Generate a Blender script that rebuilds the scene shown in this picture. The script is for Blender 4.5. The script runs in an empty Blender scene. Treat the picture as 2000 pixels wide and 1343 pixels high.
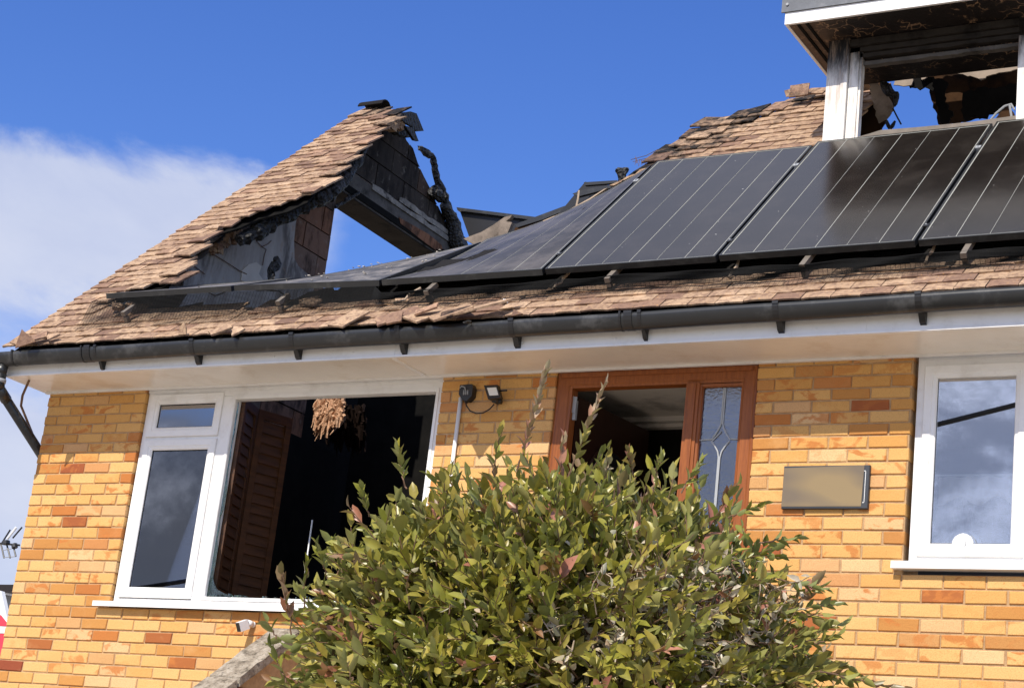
import bpy, math, random
import numpy as np
from mathutils import Vector, Matrix, Euler
random.seed(7); rnd = random.random
def U_(a, b): return a + (b - a) * rnd()
S = bpy.context.scene
COL = S.collection

# ------------------------------------------------------------------ camera
YAW, PITCH, ROLL, FPX = 0.5382, 0.2911, 0.1177, 3635.5
CAM = np.array([9.3283, -9.3691, -3.0522])
_cy, _sy, _cp, _sp = math.cos(YAW), math.sin(YAW), math.cos(PITCH), math.sin(PITCH)
FW = np.array([-_sy * _cp, _cy * _cp, _sp]); _r = np.array([_cy, _sy, 0.]); _u = np.cross(_r, FW)
RT = math.cos(ROLL) * _r + math.sin(ROLL) * _u; UP = -math.sin(ROLL) * _r + math.cos(ROLL) * _u
cd = bpy.data.cameras.new('camera'); cam = bpy.data.objects.new('camera', cd); COL.objects.link(cam)
cd.sensor_width = 36; cd.lens = FPX / 2000 * 36; cd.clip_end = 3000; cd.clip_start = .1
cam.matrix_world = Matrix(((RT[0], UP[0], -FW[0], CAM[0]), (RT[1], UP[1], -FW[1], CAM[1]), (RT[2], UP[2], -FW[2], CAM[2]), (0, 0, 0, 1)))
S.camera = cam

# ------------------------------------------------------------------ sky, sun, exposure
SUN_DIR = Vector((0.04, 1, -1.03)).normalized()
W = bpy.data.worlds.new('World'); S.world = W; W.use_nodes = True
def world():
    nt = W.node_tree; nt.nodes.clear(); N = nt.nodes.new; L = nt.links.new
    out = N('ShaderNodeOutputWorld'); bg = N('ShaderNodeBackground'); bg.inputs['Strength'].default_value = 1
    sky = N('ShaderNodeTexSky'); sky.sky_type = 'NISHITA'; sky.sun_disc = False
    sky.sun_elevation = math.asin(-SUN_DIR.z); sky.sun_rotation = math.radians(180 + 2.3)
    sky.altitude = 50; sky.air_density = 1.0; sky.dust_density = .35; sky.ozone_density = 3.0
    hs = N('ShaderNodeHueSaturation'); hs.inputs['Hue'].default_value = SKY_HUE; hs.inputs['Saturation'].default_value = SKY_SAT; hs.inputs['Value'].default_value = SKY_STR
    L(sky.outputs[0], hs.inputs['Color'])
    tc = N('ShaderNodeTexCoord'); sep = N('ShaderNodeSeparateXYZ'); L(tc.outputs['Generated'], sep.inputs[0])
    def M(op, a, b=None, c=None, clamp=False):
        n = N('ShaderNodeMath'); n.operation = op; n.use_clamp = clamp
        for i, v in enumerate((a, b, c)):
            if v is None: continue
            if hasattr(v, 'is_linked') or hasattr(v, 'links'): L(v, n.inputs[i])
            else: n.inputs[i].default_value = v
        return n.outputs[0]
    def sm(x, lo, hi):
        n = N('ShaderNodeMapRange'); n.interpolation_type = 'SMOOTHSTEP'; L(x, n.inputs[0])
        n.inputs[1].default_value = lo; n.inputs[2].default_value = hi; return n.outputs[0]
    x, y, z = sep.outputs
    el = M('ARCSINE', z); az = M('ARCTAN2', x, y)
    # flattened cloud-layer coordinates
    mp = N('ShaderNodeMapping'); mp.inputs['Scale'].default_value = (1, 1, 1.5); L(tc.outputs['Generated'], mp.inputs[0])
    def noise(sc, det, ro, off=0., dist=0.):
        m2 = N('ShaderNodeMapping'); m2.inputs['Location'].default_value = (off, off * .7, off * 1.3); L(mp.outputs[0], m2.inputs[0])
        n = N('ShaderNodeTexNoise'); n.inputs['Scale'].default_value = sc; n.inputs['Detail'].default_value = det; n.inputs['Roughness'].default_value = ro
        n.inputs['Distortion'].default_value = dist; L(m2.outputs[0], n.inputs['Vector']); return n.outputs['Fac']
    big = noise(2.4, 7, .55, 3.1, .15); fine = noise(9., 8, .62, 1.7, .25); soft = noise(4.2, 3, .5, 8.2)
    # the low cloud bank west of the house: top near 20 degrees, ragged
    rad = math.radians
    top = M('SUBTRACT', rad(20.9), el)                                         # >0 below the bank's top
    wob = M('MULTIPLY', M('SUBTRACT', fine, .5), .060)
    bank = M('MULTIPLY', sm(M('ADD', top, wob), -.004, .014), sm(M('ADD', M('MULTIPLY', az, -1.), M('MULTIPLY', wob, .8)), .635, .672))
    hole = sm(M('ADD', M('ABSOLUTE', M('SUBTRACT', el, rad(14.6))), M('MULTIPLY', M('SUBTRACT', fine, .5), .09)), .002, .03)
    hole = M('MAXIMUM', M('ADD', M('MULTIPLY', hole, .62), .38), sm(M('MULTIPLY', az, -1.), 2.66, 2.78))
    bank = M('MULTIPLY', bank, hole)
    bank = M('MULTIPLY', bank, M('ADD', .90, M('MULTIPLY', sm(soft, .42, .62), .10)))
    # broken cloud over the rest of the sky, clear in the blue stretch to the north
    dirc = N('ShaderNodeVectorMath'); dirc.operation = 'DOT_PRODUCT'; L(tc.outputs['Generated'], dirc.inputs[0])
    a0, e0 = rad(-28), rad(27); dirc.inputs[1].default_value = (math.sin(a0) * math.cos(e0), math.cos(a0) * math.cos(e0), math.sin(e0))
    clear = sm(dirc.outputs['Value'], .935, .87); veil = M('MULTIPLY', sm(el, .50, .76), M('ADD', .62, M('MULTIPLY', fine, .35)))
    fld = M('MULTIPLY', sm(M('ADD', M('MULTIPLY', big, .7), M('MULTIPLY', fine, .3)), .47, .60), clear)
    wisp = M('MULTIPLY', sm(fine, .62, .75), M('MULTIPLY', sm(top, -.045, -.01), .16))
    mask = M('MAXIMUM', M('MAXIMUM', M('MAXIMUM', bank, M('MULTIPLY', fld, .78)), veil), wisp, clamp=True)
    cr = N('ShaderNodeValToRGB'); L(M('ADD', M('MULTIPLY', soft, .6), M('MULTIPLY', fine, .4)), cr.inputs[0])
    cr.color_ramp.elements[0].position = .36; cr.color_ramp.elements[0].color = (.44, .50, .70, 1)
    cr.color_ramp.elements[1].position = .60; cr.color_ramp.elements[1].color = (.63, .67, .80, 1)
    # clouds on the sun's side glow brighter
    sd = N('ShaderNodeVectorMath'); sd.operation = 'DOT_PRODUCT'; L(tc.outputs['Generated'], sd.inputs[0]); sd.inputs[1].default_value = tuple(-SUN_DIR)
    gl = M('ADD', 1., M('MULTIPLY', sm(sd.outputs['Value'], .55, .92), .45))
    vm = N('ShaderNodeVectorMath'); vm.operation = 'SCALE'; L(cr.outputs[0], vm.inputs[0]); kz = sm(M('ABSOLUTE', az), 1.2, 2.); det = M('ADD', .58, M('MULTIPLY', sm(fine, .42, .58), .75)); L(M('MULTIPLY', gl, M('ADD', M('MULTIPLY', M('SUBTRACT', 1., kz), 1.04), M('MULTIPLY', kz, det))), vm.inputs['Scale'])
    mx = N('ShaderNodeMix'); mx.data_type = 'RGBA'; L(mask, mx.inputs[0]); L(hs.outputs[0], mx.inputs[6]); L(vm.outputs[0], mx.inputs[7])
    L(mx.outputs[2], bg.inputs['Color']); L(bg.outputs[0], out.inputs[0])
SKY_STR, SKY_SAT, SKY_HUE = .170, 1.28, .520
world()
sl = bpy.data.lights.new('sun', 'SUN'); sl.energy = 5.0; sl.angle = math.radians(.5); sl.color = (1, .93, .82)
so = bpy.data.objects.new('sun', sl); COL.objects.link(so); so.rotation_euler = SUN_DIR.to_track_quat('-Z', 'Y').to_euler()
S.view_settings.view_transform = 'Standard'; S.view_settings.look = 'None'; S.view_settings.exposure = .12; S.view_settings.gamma = 1
S.render.engine = 'CYCLES'; S.cycles.max_bounces = 8; S.cycles.transparent_max_bounces = 16
S.render.resolution_x = 1024; S.render.resolution_y = 687

# ------------------------------------------------------------------ measuring helpers
def ray(x, y): return FW + (x - 1000) / FPX * RT - (y - 671.5) / FPX * UP
def hit(x, y, n, d):
    n = np.array(n, float); r = ray(x, y); return CAM + r * ((d - n @ CAM) / (n @ r))
def atY(x, y, v=0.): return hit(x, y, (0, 1, 0), v)
def atX(x, y, v=0.): return hit(x, y, (1, 0, 0), v)
def atZ(x, y, v=0.): return hit(x, y, (0, 0, 1), v)
def px(p):
    d = np.array(p, float) - CAM; z = d @ FW; return 1000 + FPX * (d @ RT) / z, 671.5 - FPX * (d @ UP) / z, z
SL = .935; CS = 1 / math.sqrt(1 + SL * SL); SN = SL * CS
def roofP(X, s, h=0.): return np.array([X, -.42 + s * CS - h * SN, .27 + s * SN + h * CS])
def onroof(x, y, h=0.):
    p = hit(x, y, (0, -SL, 1), .27 + .42 * SL + h / CS); d = p - roofP(0, 0, 0); return p[0], d[1] * CS + d[2] * SN
def inpoly(x, y, P):
    c = False; j = len(P) - 1
    for i in range(len(P)):
        xi, yi = P[i]; xj, yj = P[j]
        if (yi > y) != (yj > y) and x < (xj - xi) * (y - yi) / (yj - yi) + xi: c = not c
        j = i
    return c
def edgedist(x, y, P):
    best = 9
    for i in range(len(P)):
        ax, ay = P[i]; bx, by = P[(i + 1) % len(P)]; dx, dy = bx - ax, by - ay
        t = max(0, min(1, ((x - ax) * dx + (y - ay) * dy) / (dx * dx + dy * dy + 1e-9)))
        best = min(best, math.hypot(x - ax - t * dx, y - ay - t * dy))
    return best
def cliprect(P, x0, x1, y0, y1):
    def cl(P, f, isec):
        o = []
        for i in range(len(P)):
            a, b = P[i - 1], P[i]
            if f(b):
                if not f(a): o.append(isec(a, b))
                o.append(b)
            elif f(a): o.append(isec(a, b))
        return o
    for ax, v, sg in ((0, x0, 1), (0, x1, -1), (1, y0, 1), (1, y1, -1)):
        if not P: return P
        def isec(a, b, ax=ax, v=v):
            t = (v - a[ax]) / (b[ax] - a[ax]); return (a[0] + t * (b[0] - a[0]), a[1] + t * (b[1] - a[1]))
        P = cl(P, lambda p: sg * (p[ax] - v) >= -1e-9, isec)
    return P

# ------------------------------------------------------------------ mesh helpers
class MB:
    def __init__(s): s.v = []; s.f = []; s.tone = []; s.char = []; s.t = 0.; s.c = 0.
    def add(s, vs, fs):
        o = len(s.v); s.v += [tuple(float(q) for q in p) for p in vs]; s.f += [tuple(o + i for i in f) for f in fs]
        s.tone += [s.t] * len(vs); s.char += [s.c] * len(vs); return s
    def box(s, x0, x1, y0, y1, z0, z1):
        return s.add([(x0, y0, z0), (x1, y0, z0), (x1, y1, z0), (x0, y1, z0), (x0, y0, z1), (x1, y0, z1), (x1, y1, z1), (x0, y1, z1)],
                     [(3, 2, 1, 0), (4, 5, 6, 7), (0, 1, 5, 4), (1, 2, 6, 5), (2, 3, 7, 6), (3, 0, 4, 7)])
    def hexa(s, P): return s.add(P, [(3, 2, 1, 0), (4, 5, 6, 7), (0, 1, 5, 4), (1, 2, 6, 5), (2, 3, 7, 6), (3, 0, 4, 7)])
    def prism(s, poly, fn, w0, w1):
        n = len(poly); A = [fn(u, v, w0) for u, v in poly]; B = [fn(u, v, w1) for u, v in poly]
        return s.add(A + B, [tuple(range(n))[::-1], tuple(range(n, 2 * n))] + [(i, (i + 1) % n, n + (i + 1) % n, n + i) for i in range(n)])
    def tube(s, pts, r, n=8, cap=True, sq=1.):
        pts = [np.array(p, float) for p in pts]; rs = r if hasattr(r, '__len__') else [r] * len(pts); vs = []; fs = []; ref = None
        for i, p in enumerate(pts):
            d = pts[min(i + 1, len(pts) - 1)] - pts[max(i - 1, 0)]; d = d / (np.linalg.norm(d) + 1e-9)
            if ref is None: ref = np.array([0, 0, 1.]) if abs(d[2]) < .9 else np.array([1., 0, 0])
            a = np.cross(d, ref); a /= np.linalg.norm(a); b = np.cross(a, d); ref = b
            for k in range(n):
                t = 2 * math.pi * k / n; vs.append(p + rs[i] * (math.cos(t) * a + math.sin(t) * b * sq))
        for i in range(len(pts) - 1):
            for k in range(n): fs.append((i * n + k, i * n + (k + 1) % n, (i + 1) * n + (k + 1) % n, (i + 1) * n + k))
        if cap: fs += [tuple(range(n))[::-1], tuple(range((len(pts) - 1) * n, len(pts) * n))]
        return s.add(vs, fs)
    def ring(s, x0, x1, z0, z1, prof):
        """rectangular frame: profile points (inset, y) swept round the rectangle, closed"""
        n = len(prof); vs = []; fs = []
        for d, y in prof: vs += [(x0 + d, y, z0 + d), (x1 - d, y, z0 + d), (x1 - d, y, z1 - d), (x0 + d, y, z1 - d)]
        for i in range(n):
            j = (i + 1) % n
            for k in range(4): fs.append((i * 4 + k, i * 4 + (k + 1) % 4, j * 4 + (k + 1) % 4, j * 4 + k))
        return s.add(vs, fs)
    def mesh(s, name, mat, smooth=False):
        me = bpy.data.meshes.new(name); me.from_pydata(s.v, [], s.f)
        for nm, arr in (('tone', s.tone), ('char', s.char)):
            if any(arr): a = me.attributes.new(nm, 'FLOAT', 'POINT'); a.data.foreach_set('value', arr)
        me.materials.append(mat)
        if smooth: me.polygons.foreach_set('use_smooth', [True] * len(me.polygons))
        me.update(); return me
    def build(s, name, mat, parent=None, smooth=False, fix=True):
        me = s.mesh(name, mat, smooth)
        if fix:
            import bmesh
            b = bmesh.new(); b.from_mesh(me); bmesh.ops.recalc_face_normals(b, faces=b.faces); b.to_mesh(me); b.free()
        return link(name, me, parent)
def link(name, me, parent=None, M=None):
    o = bpy.data.objects.new(name, me); COL.objects.link(o)
    if parent: o.parent = parent
    if M is not None: o.matrix_local = M
    return o
def tag(o, label=None, cat=None, group=None, kind=None):
    if label: o['label'] = label
    if cat: o['category'] = cat
    if group: o['group'] = group
    if kind: o['kind'] = kind
    return o
def empty(name, loc=(0, 0, 0)):
    # things built in world coordinates hang from an Empty at the world origin of their parts
    o = bpy.data.objects.new(name, None); COL.objects.link(o); o.empty_display_size = .1; return o
def frameM(o, u, v, w):
    return Matrix(((u[0], v[0], w[0], o[0]), (u[1], v[1], w[1], o[1]), (u[2], v[2], w[2], o[2]), (0, 0, 0, 1)))
def wall_fn(y0):   # (x, z) polygons standing across Y
    return lambda u, v, w: (u, y0 + w, v)
def side_fn(x0):   # (y, z) polygons standing across X
    return lambda u, v, w: (x0 + w, u, v)

# ------------------------------------------------------------------ materials
class NT:
    def __init__(s, name):
        s.m = bpy.data.materials.new(name); s.m.use_nodes = True; s.nt = s.m.node_tree; s.nt.nodes.clear()
        s.out = s.nt.nodes.new('ShaderNodeOutputMaterial'); s.b = s.nt.nodes.new('ShaderNodeBsdfPrincipled'); s.L(s.b.outputs[0], s.out.inputs[0])
        s.geo = s.nt.nodes.new('ShaderNodeNewGeometry')
    def N(s, t): return s.nt.nodes.new(t)
    def L(s, a, b): s.nt.links.new(a, b)
    def noise(s, sc, det=5, ro=.6, stretch=(1, 1, 1), vec=None, dist=0.):
        mp = s.N('ShaderNodeMapping'); mp.inputs['Scale'].default_value = stretch; s.L(vec or s.geo.outputs['Position'], mp.inputs[0])
        n = s.N('ShaderNodeTexNoise'); n.inputs['Scale'].default_value = sc; n.inputs['Detail'].default_value = det; n.inputs['Roughness'].default_value = ro; n.inputs['Distortion'].default_value = dist
        s.L(mp.outputs[0], n.inputs['Vector']); return n.outputs['Fac']
    def math(s, op, a, b=0., clamp=False):
        n = s.N('ShaderNodeMath'); n.operation = op; n.use_clamp = clamp
        for i, v in enumerate((a, b)):
            if isinstance(v, (int, float)): n.inputs[i].default_value = v
            else: s.L(v, n.inputs[i])
        return n.outputs[0]
    def ramp(s, fac, stops, mode='LINEAR'):
        r = s.N('ShaderNodeValToRGB'); r.color_ramp.interpolation = mode; e = r.color_ramp.elements
        for i, (p, c) in enumerate(stops):
            q = e[i] if i < 2 else e.new(p)
            q.position = p; q.color = (*c, 1) if len(c) == 3 else c
        s.L(fac, r.inputs[0]); return r.outputs[0]
    def mix(s, fac, a, b, mode='MIX'):
        n = s.N('ShaderNodeMix'); n.data_type = 'RGBA'; n.blend_type = mode
        for i, v in ((0, fac), (6, a), (7, b)):
            if isinstance(v, (int, float)): n.inputs[i].default_value = v
            elif isinstance(v, tuple): n.inputs[i].default_value = (*v, 1)
            else: s.L(v, n.inputs[i])
        return n.outputs[2]
    def attr(s, name):
        a = s.N('ShaderNodeAttribute'); a.attribute_type = 'OBJECT'; a.attribute_name = name
        g = s.N('ShaderNodeAttribute'); g.attribute_type = 'GEOMETRY'; g.attribute_name = name
        return s.math('ADD', a.outputs['Fac'], g.outputs['Fac'])
    def sm(s, x, lo, hi):
        n = s.N('ShaderNodeMapRange'); n.interpolation_type = 'SMOOTHSTEP'; s.L(x, n.inputs[0]); n.inputs[1].default_value = lo; n.inputs[2].default_value = hi; return n.outputs[0]
    def bump(s, h, st=.4, dist=.005):
        b = s.N('ShaderNodeBump'); b.inputs['Strength'].default_value = st; b.inputs['Distance'].default_value = dist; s.L(h, b.inputs['Height']); s.L(b.outputs[0], s.b.inputs['Normal'])
    def set(s, base=None, rough=.7, spec=.4, metal=0.):
        if base is not None:
            if isinstance(base, tuple): s.b.inputs['Base Color'].default_value = (*base, 1)
            else: s.L(base, s.b.inputs['Base Color'])
        if isinstance(rough, (int, float)): s.b.inputs['Roughness'].default_value = rough
        else: s.L(rough, s.b.inputs['Roughness'])
        s.b.inputs['Specular IOR Level'].default_value = spec; s.b.inputs['Metallic'].default_value = metal; return s
def plain(name, base, rough=.6, spec=.4, var=.25, sc=14, bump=.25, bd=.002, dirt=None, dirt_amt=.5, dsc=3., metal=0., stretch=(1, 1, 1)):
    t = NT(name); n = t.noise(sc, 6, .65, stretch); c = t.mix(t.math('MULTIPLY', t.sm(n, .3, .7), var), base, tuple(max(0, q * .45) for q in base))
    if dirt: c = t.mix(t.math('MULTIPLY', t.sm(t.noise(dsc, 7, .7, stretch), .5, .68), dirt_amt), c, dirt)
    t.set(c, rough, spec, metal)
    if bump: t.bump(t.noise(sc * 5, 4, .6, stretch), bump, bd)
    return t.m
MT = {}
def mk():
    # brick: tone picks the fired colour, shifted browner for eaves shade, char of 0
    t = NT('buff_brick'); tone = t.attr('tone'); c = t.ramp(tone, [(0, (.70, .425, .165)), (.25, (.65, .365, .120)), (.45, (.57, .285, .080)), (.6, (.48, .215, .060)), (.72, (.71, .48, .24)), (.86, (.48, .175, .045)), (.95, (.34, .105, .035)), (1, (.26, .06, .03))])
    n = t.noise(9, 5, .6, (1, 1, 1.6), dist=.6); fr_ = t.math('FRACT', t.math('MULTIPLY', tone, 17.3)); flash = t.math('MULTIPLY', t.sm(n, .50, .60), t.math('MULTIPLY', t.sm(fr_, .35, .9), .85))
    c = t.mix(flash, c, (.50, .175, .045)); n2 = t.noise(160, 3, .7)
    c = t.mix(t.math('MULTIPLY', t.sm(n2, .45, .70), .38), c, (.30, .12, .035)); n3 = t.noise(5, 4, .6)
    c = t.mix(t.math('MULTIPLY', t.sm(n3, .55, .75), .25), c, (.74, .47, .22))
    t.set(c, .85, .2); h = t.math('ADD', t.math('MULTIPLY', n2, .5), t.noise(45, 5, .6)); t.bump(h, .5, .004); MT['brick'] = t.m
    t = NT('sand_mortar'); c = t.ramp(t.noise(22, 6, .7), [(.3, (.36, .225, .12)), (.7, (.56, .37, .20))]); t.set(c, .95, .1); t.bump(t.noise(120, 4, .7), .7, .006); MT['mortar'] = t.m
    # clay-coloured concrete plain tile, char plus painted panel shade from one attribute
    t = NT('plain_tile'); tone = t.attr('tone'); c = t.ramp(tone, [(0, (.42, .290, .190)), (.35, (.34, .225, .145)), (.6, (.47, .330, .220)), (.8, (.26, .160, .110)), (.92, (.17, .105, .078)), (1, (.40, .25, .165))])
    n = t.noise(26, 7, .72); c = t.mix(t.math('MULTIPLY', t.sm(n, .45, .60), .70), c, (.150, .088, .066)); n2 = t.noise(9, 6, .7)
    c = t.mix(t.math('MULTIPLY', t.sm(n2, .53, .70), .5), c, (.64, .43, .27)); n4 = t.noise(70, 3, .6); c = t.mix(t.math('MULTIPLY', t.sm(n4, .62, .72), .5), c, (.60, .31, .07))
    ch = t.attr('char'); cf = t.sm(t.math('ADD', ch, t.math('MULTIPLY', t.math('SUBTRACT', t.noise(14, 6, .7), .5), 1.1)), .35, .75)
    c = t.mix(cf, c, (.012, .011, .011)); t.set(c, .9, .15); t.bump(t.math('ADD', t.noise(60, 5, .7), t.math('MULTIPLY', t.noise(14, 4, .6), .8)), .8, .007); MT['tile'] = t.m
    # char
    t = NT('charred_wood'); n = t.noise(30, 6, .7); v = t.N('ShaderNodeTexVoronoi'); v.inputs['Scale'].default_value = 34; t.L(t.geo.outputs['Position'], v.inputs['Vector'])
    c = t.ramp(n, [(.3, (.006, .006, .006)), (.62, (.02, .019, .018)), (.8, (.06, .055, .05))]); t.set(c, .62, .5); t.bump(v.outputs['Distance'], 1., .02); MT['char'] = t.m
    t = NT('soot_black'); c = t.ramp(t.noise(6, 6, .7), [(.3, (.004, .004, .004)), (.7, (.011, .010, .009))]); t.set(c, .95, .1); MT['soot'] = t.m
    # blockwork and plaster
    t = NT('sooty_block'); tone = t.attr('tone'); c = t.ramp(tone, [(0, (.055, .046, .040)), (.4, (.028, .024, .022)), (.6, (.13, .085, .06)), (.8, (.15, .13, .115)), (1, (.24, .115, .065))])
    n = t.noise(5, 7, .7, (1, 1, .35)); c = t.mix(t.math('MULTIPLY', t.sm(n, .45, .62), .75), c, (.012, .011, .011)); c = t.mix(t.math('MULTIPLY', t.sm(t.noise(11, 6, .7), .56, .72), .35), c, (.32, .29, .25))
    t.set(c, .95, .1); t.bump(t.noise(60, 5, .7), .6, .006); MT['block'] = t.m
    t = NT('scorched_plaster'); n = t.noise(4, 7, .7, (1, 1, .3), dist=.4); c = t.ramp(n, [(.3, (.48, .45, .42)), (.50, (.35, .325, .30)), (.60, (.16, .145, .135)), (.78, (.05, .045, .04))]); c = t.mix(t.math('MULTIPLY', t.sm(t.noise(9, 6, .7), .55, .7), .5), c, (.36, .25, .17))
    t.set(c, .9, .15); t.bump(t.noise(40, 5, .6), .3, .004); MT['plaster'] = t.m
    MT['concrete'] = plain('sooty_lintel_concrete', (.12, .11, .10), .9, .15, .6, 7, .5, .004, (.010, .010, .009), .95, 3.)
    MT['burnt'] = plain('burnt_underside', (.035, .030, .026), .9, .1, .6, 6, .5, .004, (.008, .007, .007), .9, 3.)
    # uPVC and paint
    MT['upvc'] = plain('white_upvc', (.84, .83, .81), .28, .5, .10, 5, .03, .001, (.52, .48, .42), .28, 5)
    MT['soffit'] = plain('white_soffit_board', (.85, .80, .72), .25, .5, .12, 3, .05, .002, (.58, .47, .34), .45, 2.2)
    t = NT('sooted_upvc'); z = t.N('ShaderNodeSeparateXYZ'); t.L(t.geo.outputs['Position'], z.inputs[0])
    f = t.sm(t.math('ADD', z.outputs[2], t.math('MULTIPLY', t.noise(5, 6, .7, (3, 1, .5)), .60)), 2.66, 2.96); c = t.mix(f, (.80, .77, .72), (.012, .011, .011)); c = t.mix(t.math('MULTIPLY', t.sm(t.noise(9, 6, .7, (4, 1, .4)), .46, .66), .6), c, (.36, .26, .19)); t.set(c, .4, .4); MT['sooted'] = t.m
    t = NT('charred_soffit'); v = t.N('ShaderNodeTexVoronoi'); v.feature = 'DISTANCE_TO_EDGE'; v.inputs['Scale'].default_value = 7
    mpn = t.N('ShaderNodeMix'); mpn.data_type = 'RGBA'; mpn.blend_type = 'ADD'; mpn.inputs[0].default_value = .25; nn = t.N('ShaderNodeTexNoise'); nn.inputs['Scale'].default_value = 9; nn.inputs['Detail'].default_value = 4
    t.L(t.geo.outputs['Position'], nn.inputs['Vector']); t.L(t.geo.outputs['Position'], mpn.inputs[6]); t.L(nn.outputs['Color'], mpn.inputs[7]); t.L(mpn.outputs[2], v.inputs['Vector'])
    lines = t.math('MULTIPLY', t.math('SUBTRACT', 1., t.sm(v.outputs['Distance'], .0, .045)), t.sm(t.noise(3, 5, .7), .47, .6)); c = t.mix(lines, (.012, .009, .008), (.30, .19, .11))
    xs = t.N('ShaderNodeSeparateXYZ'); t.L(t.geo.outputs['Position'], xs.inputs[0]); c = t.mix(t.math('MULTIPLY', t.sm(t.math('ADD', xs.outputs[0], t.math('MULTIPLY', t.noise(6, 6, .7), .6)), 5.62, 5.25), .6), c, (.16, .10, .065)); t.set(c, .6, .3); t.bump(t.noise(30, 5, .7), .7, .006); MT['charsoffit'] = t.m
    MT['gutter'] = plain('black_gutter_plastic', (.018, .019, .020), .34, .5, .3, 10, .05, .001, (.10, .10, .10), .5, 5, stretch=(1, 1, 1))
    MT['blackplastic'] = plain('black_plastic', (.012, .012, .013), .4, .5, .2, 20, 0)
    MT['greyplastic'] = plain('grey_plastic', (.33, .34, .35), .4, .4, .15, 10, 0)
    MT['white'] = plain('white_plastic', (.80, .80, .79), .35, .4, .05, 10, 0)
    MT['wood'] = None
    t = NT('stained_hardwood'); n = t.noise(5, 5, .6, (14, 14, .8)); n2 = t.noise(30, 4, .6, (10, 10, .6)); c = t.ramp(t.math('ADD', t.math('MULTIPLY', n, .6), t.math('MULTIPLY', n2, .4)), [(.35, (.19, .052, .012)), (.65, (.34, .105, .024))]); t.set(c, .42, .35); t.bump(n2, .15, .001); MT['wood'] = t.m
    t = NT('dark_shutter_wood'); c = t.ramp(t.noise(6, 5, .6, (1, 1, 8)), [(.3, (.050, .020, .007)), (.7, (.105, .040, .013))]); t.set(c, .5, .4); MT['shutter'] = t.m
    MT['doorwood'] = plain('dark_door_wood', (.030, .009, .004), .45, .4, .5, 8, .1, .001)
    MT['rubber'] = plain('dark_gasket', (.015, .015, .014), .6, .3, .2, 20, 0)
    MT['alu'] = plain('anodised_frame', (.62, .62, .60), .35, .5, .1, 10, 0, metal=.6)
    MT['blackalu'] = plain('black_panel_frame', (.020, .021, .022), .4, .5, .2, 12, 0, dirt=(.09, .09, .085), dirt_amt=.35, dsc=8)
    MT['rail'] = plain('mounting_rail_metal', (.20, .17, .14), .6, .3, .5, 14, 0, metal=.2)
    t = NT('solar_cell_glass'); n = t.noise(2.2, 7, .7, (1, 1, 1)); c = t.mix(t.math('MULTIPLY', t.sm(n, .42, .7), .8), (.012, .0098, .0085), (.028, .0235, .020)); sp = t.sm(t.noise(34, 2, .5), .755, .775); c = t.mix(sp, c, (.30, .29, .27))
    t.set(c, t.math('ADD', .10, t.math('MULTIPLY', n, .12)), .5); t.b.inputs['IOR'].default_value = 1.55; t.b.inputs['Specular Tint'].default_value = (1, .93, .84, 1); MT['cell'] = t.m
    t = NT('dusty_cell_glass'); n = t.noise(2.6, 7, .7); c = t.mix(t.sm(n, .4, .65), (.020, .018, .018), (.075, .066, .062)); t.set(c, .42, .5); t.b.inputs['Specular Tint'].default_value = (1, .92, .84, 1); MT['dusty'] = t.m
    t = NT('ash_covered_glass'); n = t.noise(3.5, 7, .72); c = t.mix(t.sm(n, .45, .62), (.045, .043, .044), (.20, .18, .165)); t.set(c, .45, .5); t.bump(t.noise(22, 5, .7), .4, .004); MT['ash'] = t.m
    MT['cellline'] = plain('silver_busbar', (.30, .30, .27), .7, .4, .15, 30, 0)
    # glazing: reflection over a clear pane
    def glass(name, tint, refl, rough=0., bumpy=0.):
        t = NT(name); t.nt.nodes.remove(t.b); tr = t.N('ShaderNodeBsdfTransparent'); tr.inputs[0].default_value = (*tint, 1); gl = t.N('ShaderNodeBsdfGlossy'); gl.inputs['Roughness'].default_value = rough
        gl.inputs['Color'].default_value = (.96, .97, 1, 1); fr = t.N('ShaderNodeFresnel'); fr.inputs['IOR'].default_value = 1.52; mx = t.N('ShaderNodeMixShader'); t.L(t.math('ADD', fr.outputs[0], refl, True), mx.inputs[0]); t.L(tr.outputs[0], mx.inputs[1]); t.L(gl.outputs[0], mx.inputs[2]); t.L(mx.outputs[0], t.out.inputs[0])
        if bumpy:
            b = t.N('ShaderNodeBump'); b.inputs['Strength'].default_value = bumpy; b.inputs['Distance'].default_value = .004; t.L(t.noise(60, 3, .5), b.inputs['Height']); t.L(b.outputs[0], gl.inputs['Normal'])
        return t.m
    MT['glass'] = glass('double_glazing', (.92, .94, .95), .27); MT['glassblue'] = glass('coated_glazing', (.62, .68, .78), .14); MT['obscure'] = glass('rippled_glazing', (.40, .45, .52), .13, .07, .6)
    MT['shard'] = glass('broken_glass', (.62, .72, .66), .03, .1, .6)
    MT['lead'] = plain('lead_came', (.42, .44, .45), .4, .5, .1, 20, 0)
    MT['plasterwhite'] = plain('hall_ceiling_paint', (.74, .70, .64), .8, .2, .1, 4, 0, dirt=(.10, .09, .08), dirt_amt=.5, dsc=2)
    MT['lens'] = plain('floodlight_lens', (.80, .78, .70), .25, .5, .05, 10, 0)
    MT['ground'] = plain('paving_and_gravel', (.37, .32, .26), .95, .2, .4, 3, .5, .01)
    MT['stone'] = None
    t = NT('lichened_coping_stone'); n = t.noise(16, 8, .75); c = t.ramp(n, [(.32, (.09, .075, .055)), (.48, (.30, .25, .19)), (.62, (.46, .40, .32)), (.75, (.36, .28, .18))]); c = t.mix(t.math('MULTIPLY', t.sm(t.noise(34, 5, .7), .55, .65), .7), c, (.07, .06, .045)); t.set(c, .95, .1); t.bump(t.math('ADD', n, t.noise(70, 4, .7)), 1., .01); MT['stone'] = t.m
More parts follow.
